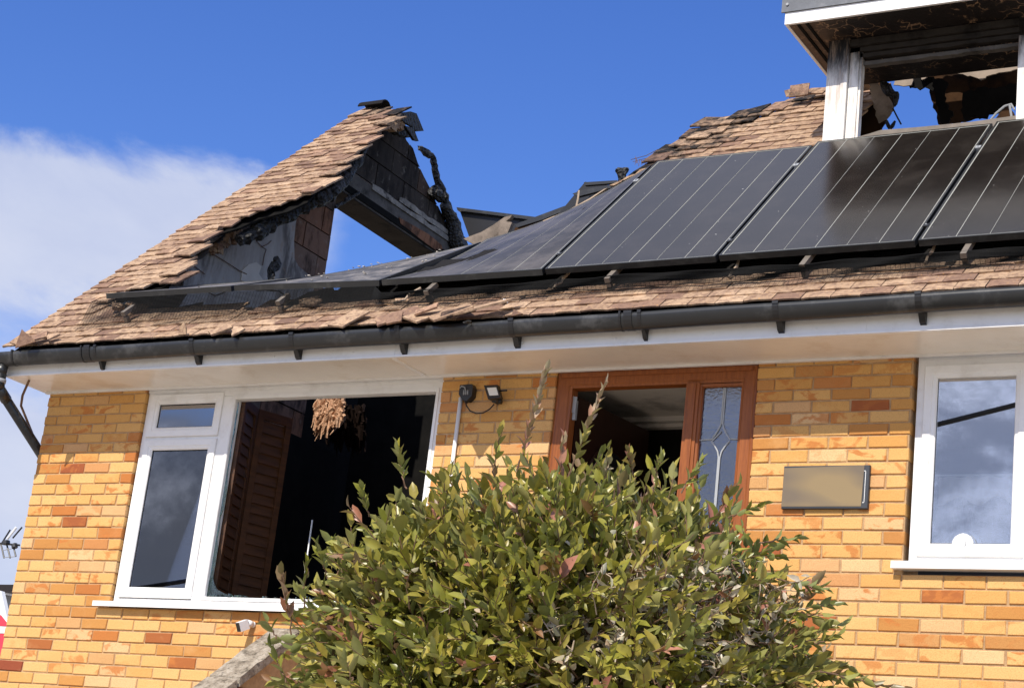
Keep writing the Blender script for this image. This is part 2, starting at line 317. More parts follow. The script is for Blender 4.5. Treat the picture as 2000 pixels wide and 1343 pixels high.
    t = NT('old_red_brick'); c = t.ramp(t.attr('tone'), [(0, (.17, .065, .035)), (1, (.10, .045, .03))]); c = t.mix(t.math('MULTIPLY', t.sm(t.noise(20, 5, .7), .5, .7), .5), c, (.22, .15, .09)); t.set(c, .95, .1); t.bump(t.noise(80, 4, .7), .5, .004); MT['redbrick'] = t.m
    # foliage
    t = NT('laurel_leaf'); tone = t.attr('tone')
    c = t.ramp(tone, [(0, (.080, .096, .012)), (.2, (.185, .195, .024)), (.42, (.31, .290, .044)), (.56, (.36, .28, .055)), (.64, (.36, .33, .045)), (.70, (.20, .105, .03)), (.76, (.42, .16, .11)), (.84, (.52, .30, .20)), (.90, (.52, .43, .30)), (1, (.66, .58, .46))])
    c = t.mix(t.math('MULTIPLY', t.sm(t.noise(26, 4, .6), .45, .7), .35), c, (.05, .045, .015))
    bf = t.geo.outputs['Backfacing']; c = t.mix(t.math('MULTIPLY', bf, .45), c, (.20, .24, .12)); t.set(c, .36, .45)
    trn = t.N('ShaderNodeBsdfTranslucent'); t.L(t.mix(.5, c, (.22, .26, .03)), trn.inputs[0]); mx = t.N('ShaderNodeMixShader'); mx.inputs[0].default_value = .20; t.L(t.b.outputs[0], mx.inputs[1]); t.L(trn.outputs[0], mx.inputs[2]); t.L(mx.outputs[0], t.out.inputs[0]); MT['leaf'] = t.m
    MT['twig'] = plain('brown_twig', (.20, .12, .075), .8, .2, .5, 30, .3, .002)
    MT['palewood'] = plain('pale_twig', (.48, .37, .27), .8, .2, .4, 30, .2, .002)
    t = NT('straw_insulation'); c = t.ramp(t.noise(60, 5, .7), [(.3, (.36, .17, .09)), (.6, (.66, .42, .27)), (.8, (.80, .62, .45))]); t.set(c, .9, .1); t.bump(t.noise(90, 4, .7), .8, .01); MT['straw'] = t.m
    MT['cable'] = plain('black_cable', (.010, .010, .011), .5, .4, .1, 10, 0)
    MT['wire'] = plain('black_mesh_wire', (.008, .008, .008), .85, .15, .1, 10, 0)
    MT['curtain'] = plain('cream_curtain', (.62, .57, .50), .9, .1, .15, 12, .2, .002)
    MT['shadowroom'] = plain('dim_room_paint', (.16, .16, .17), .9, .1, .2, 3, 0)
    MT['darkroof'] = plain('dark_bargeboard', (.02, .015, .014), .6, .3, .2, 8, 0)
    MT['grey'] = plain('neighbour_render', (.32, .33, .35), .8, .2, .1, 4, 0)
    MT['red'] = plain('red_panel', (.68, .05, .08), .5, .4, .05, 6, 0)
    MT['dormergrey'] = plain('grey_flat_roof_felt', (.15, .16, .18), .6, .3, .4, 12, .4, .003, (.3, .3, .31), .3, 8)
mk()
print('materials ok')
def settle(root):
    pts = []
    def walk(o, M):
        m = M @ o.matrix_local
        if o.type == 'MESH':
            for c in o.bound_box: pts.append(m @ Vector(c))
        for ch in o.children: walk(ch, m)
    for ch in root.children: walk(ch, Matrix.Identity(4))
    if not pts: return root
    b = Vector(((min(p.x for p in pts) + max(p.x for p in pts)) / 2, (min(p.y for p in pts) + max(p.y for p in pts)) / 2, min(p.z for p in pts)))
    root.location = b
    for ch in root.children: ch.location = ch.location - b
    return root

# ================================================================== SETTING: ground
gb = MB(); GX = [-400, -60, -20, -6, 0, 2, 4, 6, 8, 10, 14, 24, 60, 400]; GY = [-400, -60, -22, -14, -10.5, -8, -6, -5, -4, -3.2, -2.6, -1.9, -1.6, -.6, 0.2, 8, 30, 100, 400]
def gz(y): return -4.62 if y < -8 else (-4.62 + (y + 8) / 6.4 * 2.02 if y < -1.6 else -2.6)
gb.add([(x, y, gz(y)) for y in GY for x in GX], [(j * len(GX) + i, j * len(GX) + i + 1, (j + 1) * len(GX) + i + 1, (j + 1) * len(GX) + i) for j in range(len(GY) - 1) for i in range(len(GX) - 1)])
tag(gb.build('ground', MT['ground']), kind='structure')

# ================================================================== HOUSE
house = empty('house')
tag(house, 'fire-damaged yellow brick house with burnt open roof, white eaves and brown front door frame', 'house')

# ---- front wall: mortar bed with brick by brick facing
ZJ = [0., -.0701, -.14, -.206, -.2739, -.3415, -.4118, -.4836, -.5586, -.6331, -.7089, -.7846, -.8608, -.9363, -1.0133, -1.0898, -1.1671, -1.244, -1.32, -1.3972, -1.4744, -1.5501, -1.6259, -1.7015, -1.775, -1.8523, -1.9256]
while len(ZJ) < 37: ZJ.append(ZJ[-1] - .0758)
wb = MB(); e = .003
for x0, x1, z0, z1 in ((.004, .884, -2.62, .06), (.884, 3.27, -2.62, -1.474), (3.274, 4.066, -2.62, .06), (5.369, 6.262, -2.62, .06), (6.262, 8.2, -2.62, -1.17)):
    wb.box(x0, x1, .007, .27, z0, z1)
wall = wb.build('front_wall', MT['mortar'], house)
ALLB = []
def lay(xa, xb, c0, c1, phase):
    for c in range(c0, c1 + 1):
        z1 = ZJ[c - 1] if c else .066; z0 = ZJ[c]; off = phase + (.1125 if c % 2 else 0)
        n = math.floor((xa - off) / .225) - 1
        while True:
            a = off + n * .225 + .005; b = a + .215; n += 1
            if a > xb - .03: break
            A = max(a, xa); B = min(b, xb)
            if B - A < .035: continue
            ALLB.append((A, B, z0 + .0045, z1 - .0045))
lay(0, .888, 0, 20, 0); lay(0, 4.07, 21, 36, 0); lay(3.27, 4.07, 0, 20, -.03)
lay(5.365, 6.266, 0, 15, 6.033 - .1125); lay(5.365, 6.215, 16, 16, 6.033 - .1125); lay(5.365, 8.2, 17, 36, 6.033 - .1125)
def hidden(x, y):   # behind the shrub, seen from the front garden
    return ((x - 1090) / 540) ** 2 + ((y - 1400) / 480) ** 2 < 1
def brick_mb(w, h, seed):
    r = random.Random(seed); j = lambda: r.uniform(-.0026, .0026); m = MB(); B = .0035
    w2, h2 = w / 2, h / 2; yo = r.uniform(-.0015, .002)
    o = [(-w2 + j(), .0045 + yo, -h2 + j()), (w2 + j(), .0045 + yo, -h2 + j()), (w2 + j(), .0045 + yo, h2 + j()), (-w2 + j(), .0045 + yo, h2 + j())]
    i = [(p[0] * (1 - B / w2), yo + r.uniform(-.0012, .0012), p[2] * (1 - B / h2 * 1.1)) for p in o]; k = [(p[0], .09, p[2]) for p in o]
    m.add(o + i + k, [(4, 5, 6, 7), (0, 1, 5, 4), (1, 2, 6, 5), (2, 3, 7, 6), (3, 0, 4, 7), (0, 8, 9, 1), (1, 9, 10, 2), (2, 10, 11, 3), (3, 11, 8, 0)]); return m
score = []
for i, (a, b, z0, z1) in enumerate(ALLB):
    x, y, d = px(((a + b) / 2, 0, (z0 + z1) / 2)); vis = -10 < x < 2010 and y < 1353 and not hidden(x, y)
    score.append((-(b - a) * 100 / d if vis else 99, i))
score.sort(); part = {i for s_, i in score[:298] if s_ < 50}
bk = MB(); cache = {}
def btone():
    q = rnd()
    return q * .5 if q < .62 else (U_(.5, .78) if q < .88 else (U_(.80, .90) if q < .965 else U_(.92, 1)))
for i, (a, b, z0, z1) in enumerate(ALLB):
    tone = btone()
    if z0 > -.49 and tone < .5: tone += U_(0, .2)  # eaves shade put into the brick colour: browner tones up here
    w, h = round(b - a, 3), round(z1 - z0, 3)
    if i in part:
        key = (w, h, random.randint(0, 3))
        if key not in cache: cache[key] = brick_mb(w, h, hash(key)).mesh('brick', MT['brick'])
        o = link('brick', cache[key], wall, Matrix.Translation(((a + b) / 2, 0, (z0 + z1) / 2))); o['tone'] = tone
    else:
        m = brick_mb(w, h, i); bk.t = tone; bk.add([(p[0] + (a + b) / 2, p[1], p[2] + (z0 + z1) / 2) for p in m.v], m.f)
tag(bk.build('brick', MT['brick'], wall), kind='stuff')

# ---- eaves
XR = 8.2
fb = MB(); fb.box(-.02, XR, -.402, -.384, .03, .165); fb.box(-.02, XR, -.409, -.402, .03, .042)
fascia = fb.build('fascia_board', MT['upvc'], house)
for xx, w in ((3.13, .03), (6.1, .03)): fascia_joint = MB().box(xx, xx + w, -.4045, -.4022, .0425, .16).build('joint_strip', MT['upvc'], fascia)
for k in range(13):
    m = MB(); m.tube([(.45 + k * .6, -.4065, .075), (.45 + k * .6, -.4018, .075)], .005, 6); m.build('nail_head', MT['white'], fascia)
sf = MB(); sf.box(-.02, XR, -.384, 0.012, .030, .042); soffit = sf.build('soffit_board', MT['soffit'], house)
MB().box(3.13, 3.165, -.380, -.002, .0265, .0298).build('joint_strip', MT['upvc'], soffit)
MB().box(-.02, XR, -.022, -.0005, .018, .0297).build('soffit_trim', MT['upvc'], soffit)
# barge board under the gable verge, rising with the roof
m = MB(); m.prism([(-.40, .03), (.02, .03), (.02, .42), (-.40, .19)], side_fn(-.045), 0, .02); m.prism([(0.02, .30), (0.02, .44), (3.4, 3.62), (3.4, 3.46)], side_fn(-.045), 0, .02)
m.build('barge_board', MT['upvc'], house)

# ---- gutter: half-round deep channel with brackets
def gzo(x): return .170 + .0012 * x + .00045 * x * x
gm = MB(); n = 12; xs = [-.16 + i * (8.3 / 60) for i in range(61)]; vs = []; fs = []
GA, GB, GYc, GT = .056, .088, -.468, .004
for x in xs:
    for q in range(n + 1):
        t = math.pi * q / n; vs.append((x, GYc - GA * math.cos(t), gzo(x) - GB * math.sin(t) + .0015 * math.sin(x * 5)))
    for q in range(n, -1, -1):
        t = math.pi * q / n; vs.append((x, GYc - (GA - GT) * math.cos(t), gzo(x) - (GB - GT) * math.sin(t) + .0015 * math.sin(x * 5)))
M_ = 2 * n + 2
for i in range(len(xs) - 1):
    for q in range(M_): fs.append((i * M_ + q, i * M_ + (q + 1) % M_, (i + 1) * M_ + (q + 1) % M_, (i + 1) * M_ + q))
fs += [tuple(range(M_)), tuple(range(60 * M_, 61 * M_))]
gm.add(vs, fs); gutter = gm.build('gutter', MT['gutter'], house, smooth=False)
for p in gutter.data.polygons: p.use_smooth = len(p.vertices) == 4
def strap(x, w, grow=.004, name='gutter_bracket', foot=True):
    m = MB(); vs = []; fs = []
    for xx in (x - w / 2, x + w / 2):
        for a, b in ((GA + grow, GB + grow), (GA - .002, GB - .002)):
            for q in range(n + 1):
                t = math.pi * q / n; vs.append((xx, GYc - a * math.cos(t), gzo(x) + .004 - b * math.sin(t)))
    K = n + 1
    for q in range(n): fs += [(q, q + 1, 2 * K + q + 1, 2 * K + q), (K + q, K + q + 1, 3 * K + q + 1, 3 * K + q), (q, q + 1, K + q + 1, K + q), (2 * K + q, 2 * K + q + 1, 3 * K + q + 1, 3 * K + q)]
    m.add(vs, fs)
    m.box(x - w / 2, x + w / 2, GYc - GA - .007, GYc - GA + .012, gzo(x) - .006, gzo(x) + .010)
    if foot:
        z = gzo(x); P = [(-.402, z - .02), (-.402, z - .135), (-.425, z - .125), (-.455, z - .082), (-.43, z - .055)]
        m.prism(P, side_fn(x - w / 2), 0, w)
    return m.build(name, MT['blackplastic'], gutter)
for x in (.845, 1.66, 2.45, 3.235, 4.02, 4.845, 5.655, 6.44, 7.2): strap(x + .0, .034 if x not in (.845, 4.845) else .022)
for x in (.775, 4.775): strap(x, .05, .0065, 'gutter_union', False); strap(x - .05, .012, .0075, 'gutter_union', False)
strap(.10, .016, .005, 'gutter_union', False); strap(-.06, .018, .005, 'gutter_union', False)

# ---- rainwater pipe: outlet, swan neck and pipe round the corner
pc = [(-.02, GYc, gzo(0) - .08), (-.02, GYc, .02)]
m = MB().tube(pc, [.040, .036], 14); m.tube([(-.02, GYc, .03), (-.02, GYc, -.04), (-.02, GYc + .012, -.075)], .0385, 14)
nk = m.build('gutter_outlet', MT['gutter'], house, smooth=True)
MB().tube([(-.02, GYc, -.008), (-.02, GYc, -.034)], .044, 14).build('outlet_collar', MT['greyplastic'], nk, smooth=True)
end = atX(88, 866, -.10); A = np.array([-.02, GYc + .012, -.075]); B_ = np.array([-.10, end[1] + .16, end[2] - .20])
d = (B_ - A); m = MB().tube([A - d * .01, A + d * .12], .039, 14); m.tube([A + d * .10, B_, (-.10, B_[1] + .03, B_[2] - .08), (-.10, B_[1] + .03, -3)], .034, 14); m.build('downpipe', MT['gutter'], house, smooth=True)
m = MB(); q0 = atZ(57, 742, .03); q3 = A + (B_ - A) * .62 + np.array([.02, -.02, .02]); q1 = atY(44, 772, q0[1] * .8 + q3[1] * .2); q2 = atY(41, 792, q0[1] * .4 + q3[1] * .6); m.tube([q0, q1, q2, q3], .009, 6); m.build('hanging_cable', MT['twig'], house)

# ---- the roof: felt under individual tiles
LEFT = [(-.075, -.06), (-.075, 4.86), (.10, 4.84), (.38, 4.74), (.54, 4.55), (.64, 4.2), (.68, 3.9), (.78, 3.45), (.88, 3.0), (.97, 2.68), (.90, 2.5), (.69, 2.38), (.62, 2.22), (.42, 2.06), (.42, 1.86), (.53, 1.48), (.66, 1.16), (.80, .90), (.40, .78), (.30, .70), (.32, .42), (.9, .32), (1.6, .33), (1.85, .28), (2.1, .40), (2.5, .6), (3.0, .8), (3.4, 1.0), (3.75, 1.2), (3.78, 2.3), (3.76, 2.62), (3.84, 2.93), (3.93, 3.05), (3.93, 3.35), (4.15, 3.47), (4.4, 3.56), (4.55, 3.70), (4.8, 3.78), (5.13, 3.8), (5.13, 2.35), (8.2, 2.35), (8.2, -.06)]
roof = MB()
def rfn(u, v, w): return tuple(roofP(u, v, w))
for seg in ([p for p in LEFT],):
    roof.prism([(max(x - (.16 if .2 < x < 1.5 and y > .6 else 0), -.03), y - (.06 if y > 1 else 0)) for x, y in seg], rfn, -.075, -.060)
roofo = roof.build('roof', MT['soot'], house)
tiles = []; TW = .167
for k in range(0, 52):
    s = -.045 + .1 * k; off = (TW / 2 if k % 2 else 0)
    nx = int(8.4 / TW)
    for i in range(-1, nx):
        x = -.075 + off + i * TW; w = TW - .004
        if x < -.08: x, w = -.075, TW / 2 - .004
        if x < -.08: continue
        cx = x + w / 2
        if not inpoly(cx + (.085 if (cx < 1.5 and .75 < s < 4.6) else 0), s + (.0 if cx < 1.5 else .05), LEFT): continue
        if 4.95 < cx < 5.5 and s > 3.72: continue
        tiles.append((cx, s, w, k))
def tile_mb(w, seed, worn=.6):
    """plain tile in its own frame: x across, y up the slope, z outwards; lower edge at y=0"""
    r = random.Random(seed); m = MB(); L_ = .265; T = .0135; nx = 4; cv = r.uniform(.001, .006); vs = []; rows = (0, .012, .11, L_)
    edge = [r.uniform(-.003, .0025) * worn for _ in range(nx + 1)]
    for top in (1, 0):
        for j, y in enumerate(rows):
            for i in range(nx + 1):
                u = i / nx; yy = y + (edge[i] if j == 0 else edge[i] * .6 if j == 1 else 0)
                z = -.030 * y / L_ * 1.0 - cv * (1 - y / L_) * 4 * abs(u - .5) ** 2 + (T * .5 if not top else 0) * 0 - (T if not top else 0) - (.003 if (top and j == 0) else 0)
                vs.append(((u - .5) * w, yy, z))
    A = lambda t, j, i: (t * 4 + j) * (nx + 1) + i; fs = []
    for j in range(3):
        for i in range(nx): fs.append((A(0, j, i), A(0, j, i + 1), A(0, j + 1, i + 1), A(0, j + 1, i))); 
    for i in range(nx): fs.append((A(1, 0, i), A(1, 0, i + 1), A(0, 0, i + 1), A(0, 0, i))); fs.append((A(1, 3, i), A(1, 3, i + 1), A(1, 0, i + 1), A(1, 0, i)))
    for j in range(3): fs += [(A(0, j, 0), A(0, j + 1, 0), A(1, j + 1, 0), A(1, j, 0)), (A(0, j, nx), A(0, j + 1, nx), A(1, j + 1, nx), A(1, j, nx))]
    fs.append((A(0, 3, 0), A(0, 3, nx), A(1, 3, nx), A(1, 3, 0)))
    return m.add(vs, fs)
RX = Vector((1, 0, 0)); RS = Vector((0, CS, SN)); RN = Vector((0, -SN, CS))
def roofM(X, s, h=0., rz=0., rx=0., ry=0.):
    return frameM(roofP(X, s, h), RX, RS, RN) @ Euler((rx, ry, rz)).to_matrix().to_4x4()
tscore = []
for i, (cx, s, w, k) in enumerate(tiles):
    x, y, d = px(roofP(cx, s)); under = s > .24 and s < 2.0 and cx > .5
    vis = -5 < x < 2005 and not under
    tscore.append((d + (0 if s > .5 else -.3) - (1.0 if cx < 1.2 else 0) if vis else 999, i))
tscore.sort(); tpart = {i for q, i in tscore[:299] if q < 900}
tc = {}
for wv in (round(TW - .004, 4), round(TW / 2 - .004, 4)):
    for sd in range(8): tc[(wv, sd)] = tile_mb(wv, sd * 11 + int(wv * 1000)).mesh('roof_tile', MT['tile'])
tm = MB(); BURN = 0
def burnd(x, s):
    best = 9
    for i in range(2, 19):
        a, b = LEFT[i], LEFT[i + 1]; best = min(best, segd(x, s, a, b))
    for i in range(27, 37):
        a, b = LEFT[i], LEFT[i + 1]; best = min(best, segd(x, s, a, b) * (.55 if i < 34 else 1.6))
    return best
def segd(px_, py_, a, b):
    dx, dy = b[0] - a[0], b[1] - a[1]; t = max(0, min(1, ((px_ - a[0]) * dx + (py_ - a[1]) * dy) / (dx * dx + dy * dy))); return math.hypot(px_ - a[0] - t * dx, py_ - a[1] - t * dy)
for i, (cx, s, w, k) in enumerate(tiles):
    bd = burnd(cx, s + .05); right = cx > 3
    panel_shade = .95 if (s > .285 and s < 2.3 and 1.2 < cx < 8.1) and not (cx > 3.9 and s > 1.95) else 0  # shade of the panels painted in: tiles beneath them turn near black
    ch = panel_shade + max(0, 1 - bd / (.55 if right else .24)) * (.66 if right else .62) + U_(-.12, .14)
    jit = .006 + (.05 if bd < .10 else .012 if bd < .3 else 0)
    up = abs(random.gauss(0, .003)) + (abs(random.gauss(0, .012)) if bd < .12 else 0) + (.004 if rnd() < .1 else 0)
    M4 = roofM(cx + U_(-.002, .002), s + U_(-.003, .003) + (U_(-.03, .01) if bd < .08 else 0), up, random.gauss(0, jit), random.gauss(0, .009), random.gauss(0, .008 + (.05 if bd < .07 else 0)))
    tone = rnd() ** 1.15; wv = round(w, 4)
    if wv not in (round(TW - .004, 4), round(TW / 2 - .004, 4)): wv = round(TW - .004, 4)
    key = (wv, random.randint(0, 7))
    if i in tpart:
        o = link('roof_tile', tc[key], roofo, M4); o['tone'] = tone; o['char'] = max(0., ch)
    else:
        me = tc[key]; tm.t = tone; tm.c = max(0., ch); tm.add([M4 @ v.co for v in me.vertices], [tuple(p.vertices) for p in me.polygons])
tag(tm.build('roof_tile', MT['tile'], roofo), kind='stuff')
# ridge tile left on the gable top and loose flap behind it
m = MB(); vs = []; 
rp = roofP(.10, 5.0, .02)
for xx in (-.06, .20):
    for a in (.085, .073):
        for q in range(7):
            t = math.pi * (.08 + .84 * q / 6); vs.append((xx, rp[1] + .02 - a * math.cos(t), rp[2] - .05 + a * math.sin(t)))
fs = []
for q in range(6): fs += [(q, q + 1, 14 + q + 1, 14 + q), (7 + q, 8 + q, 22 + q, 21 + q), (q, q + 1, 8 + q, 7 + q), (14 + q, 15 + q, 22 + q, 21 + q)]
fs += [(0, 7, 21, 14), (6, 13, 27, 20)]
m.c = .9; m.t = .85; m.add(vs, fs); m.build('ridge_tile', MT['tile'], roofo)
m = MB(); m.c = 1.
P = [(770, 222), (800, 218), (812, 222), (826, 256), (812, 257), (803, 247), (790, 240)]
for a in (P, [(790, 246), (806, 250), (816, 276), (808, 274)]):
    m.prism([tuple(atX(x, y, .35)[1:]) for x, y in a], side_fn(.33), 0, .03)
m.prism([tuple(atX(x, y, .30)[1:]) for x, y in [(748, 226), (768, 218), (806, 222), (796, 240), (806, 268), (786, 262), (770, 250), (752, 246)]], side_fn(.20), 0, .07)
m.build('burnt_ridge_board', MT['char'], roofo)
m = MB()
for k in range(30):
    b = atX(U_(748, 785), U_(232, 250), .31); m.t = U_(0, .5); r = U_(.012, .035); m.hexa([tuple(b + np.array(v) * r * U_(.6, 1.3)) for v in ((-1, -1, -1), (1, -1, -1), (1, 1, -1), (-1, 1, -1), (-1, -1, 1), (1, -1, 1), (1, 1, 1), (-1, 1, 1))])
m.build('mortar_crumbs', MT['tile'], roofo)

# ---- gable wall: block by block, with the window opening and its lintel
XG = .10
gpoly = [tuple(atX(x, y, XG)[1:]) for x, y in [(742, 232), (770, 236), (782, 246), (794, 275), (806, 290), (815, 318), (828, 345), (842, 372), (850, 392), (868, 430), (886, 462), (903, 492)]]
gpoly = [(-.2 + .38, .2), (.38, .55), (1.2, 1.45), (2.2, 2.42), (3.0, 3.22)] + gpoly + [(5.0, 2.76), (2.83, 2.76), (2.85, .0), (.18, .0)]
gback = MB(); gback.prism([(a, b) for a, b in gpoly], side_fn(-.02), 0, .105)
gable = gback.build('gable_wall', MT['concrete'], house)
jamb = gpoly[:]
k = 0; z = 0.
blk = MB()
for r in range(18):
    z0, z1 = r * .228, r * .228 + .216; off = (r % 2) * .225
    for c in range(-1, 12):
        y0, y1 = off + c * .45, off + c * .45 + .438
        P = cliprect(gpoly, y0, y1, z0, z1)
        if len(P) < 3: continue
        area = abs(sum(P[i - 1][0] * P[i][1] - P[i][0] * P[i - 1][1] for i in range(len(P)))) / 2
        if area < .004: continue
        cy, cz = sum(p[0] for p in P) / len(P), sum(p[1] for p in P) / len(P)
        m = MB(); pr = U_(0, .006); m.prism(P, side_fn(.086), 0, .014 + pr)
        o = m.build('concrete_block', MT['block'], gable)
        o['tone'] = U_(.88, 1.0) if cz < 2.62 and cy > 2.1 else (U_(.0, .5) if cz > 2.98 else U_(.55, .85))
# plaster skin still on the lower part, torn edge towards the opening
pp = [(358, 556), (362, 520), (395, 505), (440, 470), (470, 452), (520, 438), (575, 400), (583, 402), (577, 440), (574, 470), (575, 505), (583, 520), (600, 534), (612, 545), (612, 640), (240, 640), (350, 600)]
P = [tuple(atX(x, y, XG + .02)[1:]) for x, y in pp]
m = MB(); m.prism([(a, b) for a, b in P], side_fn(.108), 0, .014); m.build('plaster_skin', MT['plaster'], gable)
m = MB(); P = [tuple(atX(x, y, .125)[1:]) for x, y in [(500, 556), (470, 548), (472, 528), (485, 516), (500, 512), (510, 520), (505, 535), (520, 556)]]; m.prism(P, side_fn(.1235), 0, .006); m.build('plaster_patch', MT['curtain'], gable)
for pa in ([(408, 492), (436, 508), (470, 530), (482, 535)], [(500, 470), (512, 482), (520, 487), (516, 500), (513, 518)], [(512, 482), (524, 476), (530, 470)], [(380, 520), (400, 535)]):
    m = MB(); m.tube([atX(x, y, .132) for x, y in pa], .0035, 5); m.build('plaster_crack', MT['twig'], gable)
MT['spall'] = plain('sooty_spalled_render', (.30, .28, .25), .95, .1, .9, 9, .6, .006, (.03, .028, .026), .95, 7)
# lintel and the course above it
m = MB(); m.box(-.18, .118, 2.70, 5.05, 2.72, 2.935); lin = m.build('lintel', MT['concrete'], gable); MB().box(-.175, .112, 2.84, 5.04, 2.712, 2.7195).build('lintel_soffit', MT['burnt'], gable)
m = MB(); m.box(.119, .128, 2.75, 5.0, 2.735, 2.80); m.build('lintel_lip', MT['soot'], gable)
m = MB(); m.t = .97
for a, b, zz in ((3.3, 5.0, 2.95), (3.75, 4.9, 3.01)):
    pts = [(a + (b - a) * i / 14, zz + U_(-.012, .012)) for i in range(15)]
    m.prism(pts + [(b, zz - .045), (a, zz - .05)], side_fn(.119), 0, .012)
m.build('spalled_render', MT['spall'], gable)
m = MB(); m.t = 1.
P = [tuple(atX(x, y, .13)[1:]) for x, y in [(780, 425), (800, 436), (838, 458), (862, 478), (864, 486), (850, 488), (820, 466), (800, 450), (782, 436)]]
m.prism(P, side_fn(.12), 0, .012); m.build('scorched_brick_strip', MT['block'], gable)
# outer leaf, reveal of the opening
m = MB(); m.box(-.18, -.02, 2.55, 2.84, 0, 2.72); m.box(-.02, .10, 2.815, 2.835, .3, 2.72); m.build('opening_reveal', MT['block'], gable)['tone'] = .9
m = MB(); m.prism([(.03, -3), (.03, .1), (2.55, 2.5), (2.55, -3)], side_fn(.006), 0, .04); m.build('outer_leaf', MT['mortar'], gable)
m = MB(); m.box(-.02, .10, .27, 2.83, -2.6, .2); m.build('ground_floor_gable', MT['soot'], gable)
# charred timbers on the gable
def char_beam(name, pts, r, parent, n=9, step=.035, rag=.28):
    m = MB(); P = []; R = []
    for a, b, ra, rb in zip(pts[:-1], pts[1:], r[:-1], r[1:]):
        a, b = np.array(a, float), np.array(b, float); k = max(2, int(np.linalg.norm(b - a) / step))
        for i in range(k): P.append(a + (b - a) * i / k); R.append((ra + (rb - ra) * i / k))
    P.append(np.array(pts[-1], float)); R.append(r[-1]); vs = []; o = len(P)
    R = [q * U_(1 - rag, 1 + rag) for q in R]; P = [p + np.array([U_(-.006, .006) for _ in range(3)]) for p in P]
    m.tube(P, R, n); m.v = [tuple(c + U_(-.007, .007) for c in v) for v in m.v]; return m.build(name, MT['char'], parent)
X1 = .17
char_beam('charred_rafter', [roofP(*onroof(x, y, -.16), -.16) for x, y in ((466, 470), (500, 452), (560, 420), (625, 388), (660, 368), (690, 330))], [.045, .065, .06, .06, .05, .04], gable)
char_beam('charred_rafter', [atX(640, 385, .2), atX(668, 345, .2), atX(700, 312, .2), atX(716, 285, .2)], [.06, .07, .05, .03], gable)
char_beam('charred_rafter', [atX(828, 292, .16), atX(846, 308, .16), atX(852, 345, .16), atX(868, 385, .16), atX(880, 430, .16), atX(896, 458, .16), atX(908, 490, .16)], [.02, .032, .034, .036, .04, .04, .045], gable, rag=.16)
char_beam('charred_rafter', [atX(818, 288, .16), atX(832, 298, .16), atX(848, 310, .16)], [.02, .035, .02], gable)
char_beam('charred_rafter', [atX(845, 372, .16), atX(862, 385, .16)], [.05, .06], gable, rag=.15)
char_beam('charred_rafter', [atX(866, 400, .16), atX(884, 430, .16), atX(890, 475, .16), atX(905, 495, .16)], [.04, .07, .08, .08], gable, rag=.16)
char_beam('charred_post', [atX(528, 548, .5), atX(530, 528, .5), atX(541, 512, .5), atX(539, 502, .5)], [.03, .05, .055, .02], gable, rag=.4)
char_beam('charred_batten', [atX(655, 405, .14), atX(700, 378, .14)], [.018, .014], gable)
m = MB(); m.t = .2
for k in range(26):
    t = rnd(); b = atX(405 + 60 * t + U_(-6, 6), 497 - 38 * t + U_(-5, 5), .16); r = U_(.012, .03); m.t = rnd(); m.c = .2 * rnd()
    m.hexa([tuple(b + np.array(v) * r * U_(.5, 1.4)) for v in ((-1, -1, -1), (1, -1, -1), (1, 1, -1), (-1, 1, -1), (-1, -1, 1), (1, -1, 1), (1, 1, 1), (-1, 1, 1))])
m.build('wall_head_rubble', MT['tile'], gable)
m = MB(); m.box(.10, .16, 2.2, 2.25, 2, 2.05)

# ---- inside: burnt room, hall and partitions
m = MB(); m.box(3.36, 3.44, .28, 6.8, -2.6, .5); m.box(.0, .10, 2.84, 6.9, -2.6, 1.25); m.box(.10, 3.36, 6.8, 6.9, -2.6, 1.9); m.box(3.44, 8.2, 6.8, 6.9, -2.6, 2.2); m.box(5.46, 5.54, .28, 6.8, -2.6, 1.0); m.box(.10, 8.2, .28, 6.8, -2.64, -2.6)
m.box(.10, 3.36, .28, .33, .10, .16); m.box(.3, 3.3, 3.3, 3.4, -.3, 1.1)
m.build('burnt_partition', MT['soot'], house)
m = MB()
m.box(.15, .17, .29, 6.8, -2.6, .45); m.build('burnt_lining', MT['soot'], house)
m = MB(); m.box(3.46, 5.45, .11, 1.10, .02, .04); hc = m.build('hall_ceiling', MT['plasterwhite'], house)
m = MB(); m.box(3.46, 5.45, 1.04, 1.10, -.035, .0195); m.box(3.46, 5.45, .98, 1.04, -.012, .0195); m.build('coving', MT['plasterwhite'], hc)
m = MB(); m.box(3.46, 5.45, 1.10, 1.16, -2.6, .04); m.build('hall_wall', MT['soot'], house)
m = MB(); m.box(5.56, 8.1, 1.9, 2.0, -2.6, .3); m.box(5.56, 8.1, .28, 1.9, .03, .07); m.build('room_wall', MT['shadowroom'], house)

# ---- windows
YF = .03
def sash(name, x0, x1, z0, z1, parent, w=.068, y=YF - .014, mat='upvc'):
    m = MB(); m.ring(x0, x1, z0, z1, [(0, y + .004), (.003, y), (w * .62, y), (w * .66, y + .004), (w * .9, y + .008), (w, y + .016), (w, y + .05), (0, y + .05)])
    return m.build(name, MT[mat], parent)
def pane(x0, x1, z0, z1, parent, y, mat='glass', name='pane'):
    m = MB(); m.box(x0, x1, y, y + .004, z0, z1); g = m.build(name, MT[mat], parent)
    m = MB(); m.ring(x0, x1, z0, z1, [(-.004, y - .003), (.004, y - .003), (.004, y - .0005), (-.004, y - .0005)]); m.build('gasket', MT['rubber'], parent); return g
